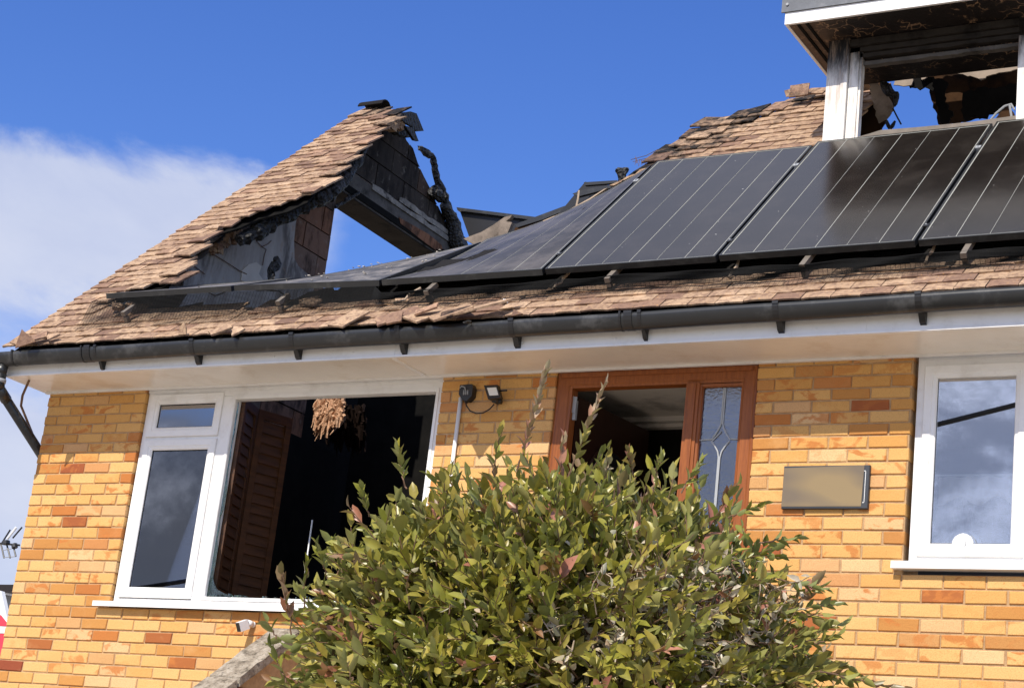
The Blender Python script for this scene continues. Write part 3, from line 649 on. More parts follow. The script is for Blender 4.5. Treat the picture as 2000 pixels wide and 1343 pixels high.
# left window: narrow casement pair beside a large broken light
m = MB(); X0, X1_, ZB, ZT = .895, 3.266, -1.44, .028
m.ring(X0, X1_, ZB, ZT - .03, [(0, YF), (.032, YF), (.036, YF + .006), (.036, YF + .06), (0, YF + .06)])
m.box(X0, X1_, YF - .002, YF + .06, ZT - .0295, ZT); m.box(X0, X1_, YF - .010, YF - .0025, ZT - .022, ZT)
m.box(1.548, 1.628, YF - .001, YF + .058, ZB + .036, ZT - .066); m.box(.931, 1.548, YF + .001, YF + .058, -.330, -.306)
lw = m.build('window_frame', MT['upvc'], house)
sash('top_sash', .932, 1.547, -.308, -.010, lw); pane(1.000, 1.478, -.240, -.080, lw, YF + .012)
sash('casement_sash', .932, 1.547, -1.400, -.328, lw, .07); pane(1.002, 1.476, -1.33, -.40, lw, YF + .012, 'glassblue')
# big light: bead only, glass gone
m = MB(); m.ring(1.626, 3.236, -1.405, -.006 - .03, [(0, YF - .006), (.020, YF - .006), (.024, YF), (.026, YF + .03), (.026, YF + .055), (0, YF + .055)]); m.build('glazing_bead', MT['upvc'], lw)
m = MB(); m.box(.79, 3.30, -.05, .03, -1.462, -1.441); m.box(.79, 3.30, -.053, -.045, -1.475, -1.441); m.build('sill', MT['upvc'], lw)
m = MB(); rr = random.Random(3)
def shardpoly(P, y): MBs = MB(); MBs.prism(P, wall_fn(y), 0, .006); return MBs
L_ = [(1.652, -.07)] + [(1.652 + .004 + rr.uniform(0, .008) + (.012 if abs(zz + .75) < .1 or abs(zz + 1.1) < .08 else 0) + max(0, (-zz - 1.1) * .10), zz) for zz in np.arange(-.1, -1.36, -.05)] + [(1.652, -1.378)]
shardpoly(L_, YF + .02).build('glass_shard', MT['shard'], lw)
P = [(1.652, -1.378), (1.652, -1.27), (1.672, -1.25), (1.70, -1.30), (1.73, -1.33), (1.78, -1.35), (1.85, -1.368), (1.9, -1.378)]; shardpoly(P, YF + .018).build('glass_shard', MT['shard'], lw)
for k in range(46):
    x = rr.uniform(1.66, 3.2) if k > 16 else rr.uniform(1.66, 1.9); q = rr.uniform(.005, .014); z = -1.379; y = YF + rr.uniform(-.002, .05); m = MB()
    m.hexa([(x + a * q * rr.uniform(.5, 1.2), y + b * q, z + (c + 1) * q * rr.uniform(.4, 1)) for a, b, c in ((-1, -1, -1), (1, -1, -1), (1, 1, -1), (-1, 1, -1), (-1, -1, 1), (1, -1, 1), (1, 1, 1), (-1, 1, 1))]); m.build('glass_crumb', MT['shard'], lw)
# right window
m = MB(); m.ring(6.285, 8.1, -1.108, .012, [(0, YF), (.05, YF), (.054, YF + .006), (.054, YF + .06), (0, YF + .06)]); m.box(6.285, 8.1, YF - .002, YF + .06, .0125, .0295); m.box(6.885, 6.95, YF - .001, YF + .058, -1.056, -.045)
rw = m.build('window_frame', MT['upvc'], house)
sash('casement_sash', 6.325, 6.885, -1.068, .004 - .028, rw, .07); pane(6.393, 6.818, -.998, -.098 + .043, rw, YF + .012)
sash('casement_sash', 6.955, 7.6, -1.068, .004 - .028, rw, .07); pane(7.02, 7.53, -.998, -.055, rw, YF + .012)
m = MB(); m.box(6.215, 8.15, -.05, .03, -1.147, -1.108); m.build('sill', MT['upvc'], rw)
# door frame with sidelight and open door
m = MB(); prof = lambda w: [(0, YF - .012), (.012, YF - .018), (.022, YF - .012), (w - .02, YF - .012), (w - .012, YF - .004), (w, YF), (w, YF + .07), (0, YF + .07)]
m.ring(4.072, 5.36, -2.28, .028, prof(.10)); m.box(4.922, 5.005, YF - .014, YF + .068, -2.2, -.072); m.box(4.945, 4.985, YF - .022, YF - .0145, -2.2, -.076); m.box(4.10, 5.33, YF - .02, YF - .0125, -.01, .018)
df = m.build('door_frame', MT['wood'], house)
m = MB(); m.ring(5.004, 5.29, -2.2, -.078, [(0, YF - .004), (.014, YF - .002), (.018, YF + .006), (.018, YF + .02), (0, YF + .02)]); m.build('sidelight_bead', MT['wood'], df)
sp = MB().box(5.02, 5.275, YF + .02, YF + .024, -2.18, -.096).build('sidelight_pane', MT['obscure'], df)
cx, cz, y = 5.150, -.41, YF + .016
m = MB(); ld = lambda pts: m.tube([(a, y, b) for a, b in pts], .0045, 6)
for sx in (-1, 1):
    ld([(cx + sx * .005, -.10), (cx + sx * .005, cz + .10), (cx + sx * .015, cz + .07), (cx + sx * .035, cz + .035), (cx + sx * .055, cz + .008), (cx + sx * .13, cz + .004)])
    ld([(cx + sx * .055, cz - .004), (cx + sx * .03, cz - .035), (cx + sx * .012, cz - .065), (cx + sx * .004, cz - .10), (cx + sx * .004, -2.15)])
ld([(cx - .05, cz), (cx, cz + .05), (cx + .05, cz), (cx, cz - .05), (cx - .05, cz)])
m.build('lead_came', MT['lead'], df)
# the open door leaf, swung inwards on the left jamb
hx, hy = 4.185, .11; fx = atZ(1243, 828, -.10); dv = np.array([fx[0] - hx, fx[1] - hy]); dl = np.linalg.norm(dv); dv = dv / dl; print('door leaf', fx, dl); dl = .80
dn = np.array([dv[1], -dv[0]])
def dfn(u, v, w): return (hx + dv[0] * u + dn[0] * w, hy + dv[1] * u + dn[1] * w, v)
arch = [(.17 + .23 - .23 * math.cos(t), -.55 + .22 * math.sin(t)) for t in np.linspace(0, math.pi, 13)]
m = MB(); m.prism([(0, -2.2), (0, -.10), (.80, -.10), (.80, -2.2)], dfn, -.045, -.012); dleaf = m.build('door_leaf', MT['doorwood'], df)
m = MB(); m.prism([(.17, -1.2)] + arch + [(.63, -1.2)], dfn, -.0115, -.002); m.build('arched_light', MT['rubber'], df)
for sc_, w_ in ((1.0, .012),):
    m = MB(); m.tube([dfn(u, v, -.004) for u, v in [(.17, -1.2)] + arch + [(.63, -1.2)]], .012, 6); m.build('arched_moulding', MT['doorwood'], df)
m = MB(); m.box(4.176, 4.196, .055, .075, -.26, -.14); hp = m.build('lock_keep', MT['greyplastic'], df)
m = MB(); q = atY(1122, 790, .06); m.prism([(q[0] - .012, q[2] - .05), (q[0] - .008, q[2] + .05), (q[0] + .018, q[2] + .045), (q[0] + .014, q[2] - .055)], wall_fn(.05), 0, .006); m.build('strike_plate', MT['greyplastic'], df)
# ================================================================== dormer (part of the house)
DY = 1.35; SZ = 2.72
dorm = MB()
dorm.box(4.915, 8.3, 1.04, 2.07, SZ + .09, 2.97 + .0); dob = dorm.build('dormer', MT['dormergrey'], house)
m = MB(); m.box(4.925, 8.3, 1.030, 1.050, SZ, SZ + .084); m.box(4.925, 4.945, 1.05, 2.07, SZ, SZ + .084); m.build('fascia_board', MT['upvc'], dob)
m = MB(); m.box(4.90, 8.3, 1.018, 1.03, SZ + .086, SZ + .098); m.box(4.90, 8.3, 1.02, 1.04, SZ + .098, 3.2); m.build('roof_edge_trim', MT['dormergrey'], dob)
for x in (4.94, 5.5, 6.1, 6.7): MB().tube([(x, 1.019, SZ + .14), (x, 1.012, SZ + .14)], .010, 8).build('fixing_screw', MT['greyplastic'], dob)
m = MB(); m.box(4.946, 8.3, 1.051, 2.05, SZ + .006, SZ + .03); m.build('burnt_soffit', MT['charsoffit'], dob)
m = MB()
for x in (5.0, 5.06): m.box(x, x + .02, 1.055, 2.0, SZ - .002, SZ + .0055)
m.build('soffit_batten', MT['soot'], dob)
# cladding post and window frame, soot creeping down from the head
m = MB(); m.box(5.122, 5.225, DY, DY + .10, 1.85, SZ + .005); m.box(5.2255, 5.268, DY - .008, DY + .1, 1.85, SZ + .005); m.build('corner_post', MT['sooted'], dob)
m = MB(); m.box(5.272, 5.336, DY + .02, DY + .09, 1.85, 2.66); m.box(5.3365, 5.352, DY + .035, DY + .09, 1.85, 2.63); m.build('window_jamb', MT['sooted'], dob)
m = MB(); m.box(6.395, 6.47, DY + .02, DY + .09, 1.85, 2.60); m.box(6.4705, 6.62, DY - .005, DY + .09, 1.85, SZ); m.build('window_jamb', MT['sooted'], dob)
for k, (z0, z1, yy) in enumerate(((2.665, 2.715, .0), (2.625, 2.661, .02), (2.590, 2.620, .035), (2.545, 2.572, .06))):
    m = MB(); pts = [(5.27, z0)] + [(5.27 + i * .06, z0 + U_(-.004, .006)) for i in range(1, 19)] + [(6.395, z0), (6.395, z1), (5.27, z1)]
    m.prism(pts, wall_fn(DY + yy), 0, .05); m.build('window_head', MT['burnt'] if k < 3 else MT['concrete'], dob)
m = MB(); m.box(5.34, 6.40, DY + .01, DY + .10, 1.86, 1.955); m.build('window_sill', MT['greyplastic'], dob)
m = MB(); P = [atY(x, y, DY + .03)[[0, 2]] for x, y in ((1672, 280), (1672, 270), (1700, 262), (1722, 255), (1740, 254), (1800, 249), (1900, 239), (1985, 227), (1985, 255))]
m.prism([tuple(p) for p in P], wall_fn(DY + .02), 0, .03); m.build('sill_flashing', MT['rail'], dob)
# inner lining: left cheek, torn plasterboard, ceiling remains
def torn(name, pts, Y, mat, th=.012, rag=2.5, parent=None):
    r = random.Random(len(pts) * 7 + int(pts[0][0])); Q = []
    for a, b in zip(pts, pts[1:] + pts[:1]):
        n_ = max(1, int(math.hypot(a[0] - b[0], a[1] - b[1]) / 7))
        for i in range(n_):
            t = i / n_; Q.append((a[0] + (b[0] - a[0]) * t + (r.uniform(-rag, rag) if i else 0), a[1] + (b[1] - a[1]) * t + (r.uniform(-rag, rag) if i else 0)))
    m = MB(); m.prism([tuple(atY(x, y, Y)[[0, 2]]) for x, y in Q], wall_fn(Y), 0, th); return m.build(name, mat, parent or dob)
MT['board'] = plain('heat_browned_plasterboard', (.38, .31, .25), .9, .1, .5, 5, .3, .003, (.07, .045, .03), .6, 3)
MT['burntboard'] = plain('burnt_roof_boarding', (.06, .030, .014), .9, .1, .8, 4, .5, .005, (.006, .005, .005), .9, 4)
torn('burnt_boarding', [(1800, 118), (1996, 90), (1996, 200), (1945, 222), (1925, 224), (1912, 230), (1895, 235), (1868, 242), (1832, 242), (1826, 215), (1815, 180), (1812, 165)], 2.36, MT['burntboard'])
torn('torn_plasterboard', [(1795, 140), (1812, 122), (1870, 108), (1996, 92), (1996, 132), (1950, 142), (1915, 156), (1895, 148), (1850, 143), (1820, 146), (1800, 156)], 2.26, MT['board'])
torn('torn_plasterboard', [(1738, 138), (1760, 132), (1778, 138), (1783, 150), (1780, 166), (1745, 166), (1748, 152), (1724, 158), (1722, 150)], 2.26, MT['board'])
torn('burnt_boarding', [(1660, 108), (1812, 98), (1820, 172), (1812, 168), (1778, 170), (1778, 150), (1735, 135), (1722, 160), (1700, 150), (1690, 250), (1668, 270)], 2.4, MT['soot'])
torn('burnt_boarding', [(1668, 135), (1700, 142), (1726, 155), (1735, 175), (1752, 182), (1748, 205), (1740, 222), (1722, 250), (1722, 268), (1668, 270)], 2.3, MT['burntboard'])
torn('ragged_felt', [(1776, 150), (1800, 145), (1824, 150), (1822, 178), (1806, 170), (1796, 176), (1786, 168), (1777, 172)], 2.3, MT['soot'], rag=4)
torn('ragged_felt', [(1818, 150), (1850, 160), (1845, 200), (1862, 225), (1850, 244), (1834, 238), (1828, 205)], 2.2, MT['soot'], rag=4)
torn('ragged_felt', [(1880, 180), (1990, 160), (1990, 205), (1950, 218), (1928, 232), (1905, 226), (1890, 236), (1876, 215)], 2.22, MT['soot'], rag=5)
torn('torn_plasterboard', [(1695, 155), (1712, 158), (1728, 178), (1742, 200), (1745, 215), (1732, 232), (1716, 240), (1706, 210)], 2.1, MT['board'])
m = MB(); m.tube([atY(1744, 212, 2.1), atY(1752, 228, 2.1), atY(1760, 243, 2.1)], .006, 5); m.build('bent_lath', MT['char'], dob)
char_beam('charred_stub', [atY(1738, 250, 1.9), atY(1732, 238, 1.9)], [.012, .008], dob, rag=.4); char_beam('charred_stub', [atY(1740, 249, 1.9), atY(1746, 238, 1.9)], [.010, .006], dob, rag=.4)
char_beam('charred_stub', [atY(1722, 160, 2.05), atY(1738, 182, 2.05), atY(1750, 186, 2.05), atY(1748, 205, 2.05)], [.012, .03, .025, .012], dob, rag=.5)
m = MB(); m.tube([atY(1930, 240, 1.5), atY(1945, 222, 1.5), atY(1962, 208, 1.5), atY(1975, 204, 1.5), atY(1982, 215, 1.5)], [.006, .007, .008, .009, .006], 6); m.tube([atY(1972, 205, 1.5), atY(1976, 230, 1.5)], .008, 6); m.build('bent_trim', MT['greyplastic'], dob)
torn('sooty_rag', [(1938, 236), (1950, 224), (1962, 212), (1972, 208), (1980, 220), (1984, 232), (1960, 236)], 1.56, MT['burntboard'])
settle(house)

# ================================================================== solar panels
def panel(corners, label, lenw=(1.13, 1.8), sagm=0., glassmat='cell', lines=5):
    """corners: bottom-left, bottom-right, top-right, top-left of the top face"""
    root = empty('solar_panel'); BL, BR, TR, TL = [np.array(c, float) for c in corners]
    nrm = np.cross(BR - BL, TL - BL); nrm /= np.linalg.norm(nrm)
    def P(u, v, w=0.):
        p = BL * (1 - u) * (1 - v) + BR * u * (1 - v) + TR * u * v + TL * (1 - u) * v
        return p + nrm * w - np.array([0, 0, sagm]) * (1 - u) * 4 * v * (1 - v) * .5 - np.array([0, 0, sagm]) * v * v * 4 * u * (1 - u) * .6
    N_ = 1 if not sagm else 12
    def slab(m, u0, u1, v0, v1, w0, w1):
        nu = max(1, int(round((u1 - u0) * N_ + .4))); nv = max(1, int(round((v1 - v0) * N_ + .4)))
        if N_ == 1: nu = nv = 1
        G = lambda w: [P(u0 + (u1 - u0) * i / nu, v0 + (v1 - v0) * j / nv, w) for j in range(nv + 1) for i in range(nu + 1)]
        o = (nu + 1) * (nv + 1); I = lambda i, j, t=0: t * o + j * (nu + 1) + i; fs = []
        for j in range(nv):
            for i in range(nu): fs += [(I(i, j, 1), I(i + 1, j, 1), I(i + 1, j + 1, 1), I(i, j + 1, 1)), (I(i, j), I(i, j + 1), I(i + 1, j + 1), I(i + 1, j))]
        for i in range(nu): fs += [(I(i, 0), I(i + 1, 0), I(i + 1, 0, 1), I(i, 0, 1)), (I(i + 1, nv), I(i, nv), I(i, nv, 1), I(i + 1, nv, 1))]
        for j in range(nv): fs += [(I(0, j + 1), I(0, j), I(0, j, 1), I(0, j + 1, 1)), (I(nu, j), I(nu, j + 1), I(nu, j + 1, 1), I(nu, j, 1))]
        m.add(G(w0) + G(w1), fs)
    a, b = .011, .007; f = MB()
    for u0, u1, v0, v1 in ((0, a, 0, 1), (1 - a, 1, 0, 1), (a, 1 - a, 0, b), (a, 1 - a, 1 - b, 1)): slab(f, u0, u1, v0, v1, -.038, 0)
    fr = f.build('frame', MT['blackalu'], root)
    g = MB(); slab(g, a, 1 - a, b, 1 - b, -.008, -.003); g.build('cell_glass', MT[glassmat], root)
    mm = MB(); q = .006
    for u0, u1, v0, v1 in ((a, a + q, b, 1 - b), (1 - a - q, 1 - a, b, 1 - b), (a + q, 1 - a - q, b, b + q * .62), (a + q, 1 - a - q, 1 - b - q * .62, 1 - b)): slab(mm, u0, u1, v0, v1, -.0029, -.0018)
    mm.build('cell_border', MT['cellline'], root)
    for k in range(1, lines + 1):
        u = a + q + (1 - 2 * a - 2 * q) * k / (lines + 1); l = MB(); hw = .0018 if k in (1, 3, 5) else .0010; slab(l, u - hw, u + hw, b + q * .62, 1 - b - q * .62, -.0029, -.0019); l.build('cell_gap_strip', MT['cellline'], root)
    bk_ = MB(); slab(bk_, a, 1 - a, b, 1 - b, -.012, -.009); bk_.build('back_sheet', MT['blackplastic'], root)
    settle(root); return tag(root, label, 'solar panel', 'row of solar panels along the front roof slope')
H = .122
def pc4(xa, xb, s0, s1): return [roofP(xa, s0, H), roofP(xb, s0, H), roofP(xb, s1, H), roofP(xa, s1, H)]
X3, X4, X5 = [(onroof(*a, H)[0] + onroof(*b, H)[0]) / 2 for a, b in (((1058, 525), (1279, 321)), ((1403, 498.5), (1590, 279.5)), ((1796, 469), (1938, 238)))]
S3, S4, S5, S2 = [onroof(*a, H)[1] for a in ((1062, 525), (1410, 498), (1803, 468), (745, 546))]; T3, T4 = onroof(1285, 319, H)[1], onroof(1600, 278, H)[1]
print('XS', X3, X4, X5, S2, S3, S4, S5, T3, T4)
panel(pc4(X3 + .008, X4 - .010, S3, T3 + .05), 'flat black solar panel with its top edge against the right-hand tiles, left of the dormer')
panel(pc4(X4 + .010, X5 - .010, S4, T4 + .02), 'black solar panel directly below the left half of the burnt dormer window')
panel(pc4(X5 + .010, X5 + 1.14, S5, T4 + .05), 'black solar panel at the right edge of the picture, cut by the frame')
panel(pc4(X5 + 1.16, 8.2, S5, T4 + .05), 'narrow end of the panel row outside the right edge, past the last dormer post')
def far_at(x, y, o, dist, far=True):
    r = ray(x, y); r = r / np.linalg.norm(r); w = CAM - o; b = r @ w; c = w @ w - dist * dist; D = b * b - c
    t = -b + (math.sqrt(D) if far else -math.sqrt(D)) if D > 0 else -b; return CAM + r * t
X2 = onroof(745, 546, H)[0]; p2bl, p2br = roofP(X2, S2, H), roofP(X3 - .012, S3, H); p2tr = roofP(X3 - .012, T3 - .02, H); p2tl = far_at(952, 466, p2bl, 1.78)
print('p2tl', p2tl, np.linalg.norm(p2tl - p2bl))
panel([p2bl, p2br, p2tr, p2tl], 'warped solar panel whose upper left corner has dropped into the burnt roof', sagm=.10, glassmat='dusty')
p1bl, p1br = atY(457, 557, -.26), roofP(X2 - .02, S2, H - .002); p1tr = p2bl + (p2tl - p2bl) * .96 + np.array([-.02, 0, -.012]); p1tl = far_at(625, 537, p1bl, 1.70)
print('p1', p1tr, p1tl)
panel([p1bl, p1br, p1tr, p1tl], 'ash-covered solar panel sagging almost flat in front of the gable opening', sagm=.02, glassmat='ash', lines=0)
p0bl = atY(207, 573, -.20); p0br = atY(451, 558, -.26); p0tl = far_at(285, 562, p0bl, 1.25); p0tr = far_at(585, 541, p0br, 1.3)
print('p0', p0bl, p0br, p0tl, p0tr)
panel([p0bl, p0br, p0tr, p0tl], 'leftmost solar panel, collapsed edge-on over the hole by the verge', sagm=.01, glassmat='ash', lines=0)

m = MB(); rr = random.Random(77)
for k in range(34):
    u, v = rr.random(), rr.random() ** .8
    if k < 0: q = (p2bl * (1 - u) + p2br * u) * (1 - v) + (p2tl * (1 - u) + p2tr * u) * v; q = q + np.array([0, -.002, .003]) - np.array([0, 0, .10]) * ((1 - u) * 2 * v * (1 - v) + v * v * 2.4 * u * (1 - u))
    else: q = (p1bl * (1 - u) + p1br * u) * (1 - v) + (p1tl * (1 - u) + p1tr * u) * v + np.array([0, -.004, .002])
    r = rr.uniform(.003, .008); m.t = rr.random(); m.hexa([tuple(q + np.array(w_) * r * np.array([rr.uniform(.6, 1.6), rr.uniform(.6, 1.6), .3])) for w_ in ((-1, -1, -1), (1, -1, -1), (1, 1, -1), (-1, 1, -1), (-1, -1, 1), (1, -1, 1), (1, 1, 1), (-1, 1, 1))])
tag(m.build('ash_flakes', MT['curtain']), 'pale ash flakes scattered over the ash-covered sagging solar panel', 'ash', kind='stuff')
m = MB(); ft = [(1.95, .36), (2.05, .62), (2.2, .75), (2.34, .58), (2.6, .95), (2.9, .9), (3.2, 1.2), (3.7, 1.25), (3.7, .3), (1.95, .3)]
m.prism(ft, rfn, -.055, -.045); tag(m.build('torn_felt', MT['soot']), 'torn black roofing felt showing under the warped panel behind the mesh', 'felt')
m = MB(); ft = [(.46, .34), (.46, .9), (.62, 1.02), (.74, .70), (.9, .86), (1.02, .55), (1.2, .62), (1.3, .42), (1.55, .5), (1.6, .34)]
m.prism(ft, rfn, -.052, -.042); tag(m.build('torn_felt', MT['soot']), 'ragged black roofing felt in the gap under the leftmost collapsed panels', 'felt')
for pts, r_, what in (([(470, 556), (500, 566), (545, 568), (560, 580)], .006, 'below the joint of the two leftmost collapsed panels'), ([(640, 566), (665, 580), (700, 575), (730, 590)], .006, 'beside the triangle of sky under the second collapsed panel'), ([(388, 560), (420, 578), (440, 570)], .005, 'left of the grey wall seen through the mesh')):
    m = MB(); m.tube([atY(x, y, .10) for x, y in pts], r_, 6); tag(m.build('loose_cable', MT['cable'], None, True), 'black cable drooping ' + what, 'cable', 'cables hanging under the collapsed panels')
# clamps between the panels, rails below, cables
def boxR(m, xa, xb, s0, s1, h0, h1):
    m.hexa([roofP(xa, s0, h0), roofP(xb, s0, h0), roofP(xb, s1, h0), roofP(xa, s1, h0), roofP(xa, s0, h1), roofP(xb, s0, h1), roofP(xb, s1, h1), roofP(xa, s1, h1)]); return m
for xx, what in ((X4, 'left of the dormer'), (X5, 'below the middle of the dormer'), (X3, 'beside the warped panel')):
    for ss, pos in ((.55, 'lower'), (1.80, 'upper')):
        m = MB(); boxR(m, xx - .016, xx + .016, ss, ss + .04, H - .03, H + .004); o = m.build('panel_clamp', MT['blackplastic'] if ss < 1 else MT['greyplastic'])
        MB().tube([roofP(xx, ss + .02, H + .004), roofP(xx, ss + .02, H + .010)], .006, 6).build('bolt', MT['greyplastic'], o)
        tag(o, f'{pos} clamp in the gap between two solar panels {what}', 'clamp', 'clamps between solar panels')
for (x, y), what in zip(((276, 590), (571, 572), (853, 556), (1199, 536), (1579, 507), (1890, 488)), ('under the leftmost collapsed panel', 'under the second collapsed panel', 'under the warped panel', 'under the middle of the first flat panel', 'under the panel left of the dormer post', 'under the panel by the right edge')):
    X_ = onroof(x, y, .06)[0]; m = MB(); s1 = 1.9 if X_ > 4 else .36
    boxR(m, X_ - .017, X_ + .016, .226, s1, .050, .080); boxR(m, X_ - .014, X_ + .014, .23, .26, .0, .040); o = m.build('mounting_rail', MT['rail'])
    tag(o, f'bare metal rail end {what}', 'rail', 'mounting rails under the panels')
for i, (pts, what) in enumerate((([(1115, 530), (1100, 543), (1096, 552), (1086, 556), (1078, 566)], 'below the gap between the warped and flat panels'), ([(1443, 508), (1438, 522), (1430, 530), (1424, 542)], 'below the gap left of the dormer'), ([(1826, 478), (1820, 492), (1812, 500), (1807, 515)], 'below the gap under the dormer middle'), ([(822, 562), (800, 575), (790, 586), (770, 592)], 'below the warped panel left corner'))):
    m = MB(); P = []; 
    for k, (x, y) in enumerate(pts): hh = max(.008, .055 - .016 * k); X_, s_ = onroof(x, y, hh); P.append(roofP(X_, s_, hh))
    m.tube(P, [.007, .011, .006, .010, .006][:len(P)], 6); tag(m.build('roof_hook', MT['palewood']), f'pale bent roof hook {what}', 'hook', 'roof hooks below the panels')

# ================================================================== bird mesh skirt below the panels
m = MB(); rr = random.Random(9); path = [(.242, .082), (.236, .066), (.230, .050), (.226, .034), (.220, .016), (.200, .010), (.172, .009), (.145, .008)]
TOPL = [(0.30, np.array([.42, -.19, .62])), (p0bl[0], p0bl + np.array([0, .01, -.045])), (p1bl[0], p1bl + np.array([0, .01, -.045])), (p2bl[0], p2bl + np.array([0, .01, -.04]))]
def sk(x, j):
    a = sk0(x, j)
    if x < p2bl[0] and j < 5:
        for (xa, A_), (xb, B__) in zip(TOPL[:-1], TOPL[1:]):
            if xa <= x <= xb + 1e-6:
                t = (x - xa) / (xb - xa); tp = A_ * (1 - t) + B__ * t; tp[0] = x; return tp * (1 - j / 5) + sk0(x, 5) * (j / 5)
    return a
def sk0(x, j):
    s, h = path[j]; wv = .010 * math.sin(x * 3.1) + .006 * math.sin(x * 9.7 + j); return roofP(x, s + wv * (1 + (j > 4)), h + .004 * math.sin(x * 14 + j * 1.3))
def thin(a, b, r):
    a = np.array(a); b = np.array(b); d = b - a; d /= np.linalg.norm(d); c = np.cross(d, (0.3, -.7, .6)); c /= np.linalg.norm(c); e_ = np.cross(c, d)
    vs = [p + r * (math.cos(t) * c + math.sin(t) * e_) for p in (a, b) for t in (0, 2.094, 4.189)]; m.add(vs, [(0, 1, 4, 3), (1, 2, 5, 4), (2, 0, 3, 5)])
x = .62; hz = [(i / 4.) for i in range(0, 19)] + [5, 5.5, 6, 6.5, 6.99]
def skf(x, f):
    j = min(int(f), 6); t = f - j; return sk(x, j) * (1 - t) + sk(x, j + 1) * t
def gone(x, f): return (1.0 < x < 1.12 and f > 5) or (3.02 < x < 3.12 and 1 < f < 3.4) or (2.3 < x < 2.36 and f < 3)
xs_ = [.42 + i * .1 for i in range(78)]
for f in hz:
    for a, b in zip(xs_[:-1], xs_[1:]):
        if not gone((a + b) / 2, f): thin(skf(a, f), skf(b, f), .0024 if f < 4.3 else .0011)
x = .42
while x < 8.1:
    for j in range(7):
        if not gone(x, j + .5): thin(sk(x, j), sk(x, j + 1), .0012 if j < 4 else .0009)
    x += .027
tag(m.build('bird_mesh', MT['wire'], fix=False), 'black wire bird mesh skirt hanging between panels and tiles along the whole row', 'wire mesh')

# ================================================================== loose tiles and fragments on the eaves
def loose(x, y, label, w=.165, l=.2, h=.02, rz=0., rx=0., ry=0., tone=.3, char=0., poly=None, s0=None):
    fsz = 1.05 if 640 < x < 960 else .85; w *= fsz; l *= fsz; h += .006; poly = [(a * fsz, b * fsz) for a, b in poly] if poly else None; y -= 9 if 640 < x < 960 else 11
    X_, s_ = onroof(x, y, h) if s0 is None else s0; P = poly or [(-w / 2, 0), (w / 2, 0), (w / 2, l), (-w / 2, l)]
    r = random.Random(int(x)); Q = []
    for a, b in zip(P, P[1:] + P[:1]):
        Q.append(a); n_ = max(1, int(math.hypot(a[0] - b[0], a[1] - b[1]) / .04))
        for i in range(1, n_): Q.append((a[0] + (b[0] - a[0]) * i / n_ + r.uniform(-.003, .003), a[1] + (b[1] - a[1]) * i / n_ + r.uniform(-.003, .003)))
    m = MB(); m.prism(Q, lambda u, v, q: (u, v, q), 0, .012); o = m.build('fallen_tile', MT['tile']); o.matrix_world = roofM(X_, s_, h, rz, rx, ry); o['tone'] = tone; o['char'] = char
    return tag(o, label, 'roof tile', 'broken tiles lying on the eaves')
R_ = math.radians
loose(47, 686, 'dark triangular tile shard standing on edge at the far left gutter end', rx=R_(48), rz=R_(40), h=.05, poly=[(-.07, 0), (.10, 0), (.02, .14)], tone=.85)
loose(28, 684, 'pale tile piece leaning out over the gutter end at the far left corner', rz=R_(-25), h=.03, rx=R_(10), l=.13, tone=.3)
loose(72, 676, 'brown tile half slipped against the dark triangular shard at the left corner', rz=R_(35), h=.025, l=.14, tone=.8)
loose(105, 672, 'broken tile corner with a black edge just right of the left corner shards', rz=R_(60), h=.02, poly=[(-.05, 0), (.06, .01), (.05, .09), (-.02, .12)], tone=.5, char=.3)
loose(357, 665, 'small pointed pale shard upright above a gutter bracket in the left third', rx=R_(50), h=.01, poly=[(-.035, 0), (.04, 0), (.03, .06), (.0, .10), (-.03, .05)], tone=.1)
loose(410, 664, 'flat pale tile lying crosswise at the gutter, right of the upright shard', rz=R_(-42), h=.02, w=.12, l=.17, tone=.05)
loose(455, 660, 'thin slipped tile with a dark pointed tip over the gutter rim', rz=R_(-60), h=.018, poly=[(-.10, 0), (.10, .0), (.07, .05), (.02, .10), (-.06, .06)], tone=.6)
loose(655, 648, 'square-ended pale tile lying straight down the slope left of the rubble pile', rz=R_(-18), h=.018, w=.14, l=.22, tone=.02)
loose(735, 640, 'long scorched tile slab at the left foot of the rubble pile', rz=R_(-55), h=.022, w=.14, l=.26, tone=.82, char=.22)
loose(770, 641, 'small lumpy tile lump in the gutter in front of the rubble pile', rz=R_(20), h=.03, w=.09, l=.10, tone=.95, rx=R_(12))
loose(800, 636, 'pale slab in the middle of the rubble pile, tilted up to the right', rz=R_(-30), h=.035, w=.17, l=.22, tone=.05, rx=R_(-6))
loose(812, 622, 'reddish fragment wedged on top of the rubble pile', rz=R_(-70), h=.05, w=.07, l=.14, tone=1., rx=R_(8))
loose(842, 634, 'slab with a blackened corner at the right of the rubble pile', rz=R_(-48), h=.045, w=.19, l=.24, tone=.25, char=.25, ry=R_(-10))
loose(862, 628, 'sooty broken tile overlapping the blackened slab', rz=R_(-65), h=.055, w=.10, l=.17, tone=.85, char=.6)
loose(880, 625, 'longest loose slab, reaching up to the right out of the rubble pile', rz=R_(-62), h=.05, w=.13, l=.36, tone=.05, ry=R_(-14), poly=[(-.07, 0), (.06, .02), (.06, .30), (.0, .40), (-.06, .24)])
loose(1008, 628, 'little triangular chip on the gutter rim above a bracket, right of the rubble pile', rz=R_(20), rx=R_(35), h=.015, poly=[(-.03, 0), (.05, 0), (-.01, .05)], tone=.9)
loose(585, 600, 'narrow tile sliver tilted up beneath the second collapsed panel', rz=R_(-70), h=.02, w=.03, l=.16, tone=.1, ry=R_(-8))
loose(590, 592, 'pale tile still lying at the panel skirt left of the rubble pile', rz=R_(-12), h=.015, w=.17, l=.09, tone=.05, s0=onroof(600, 598, .015))
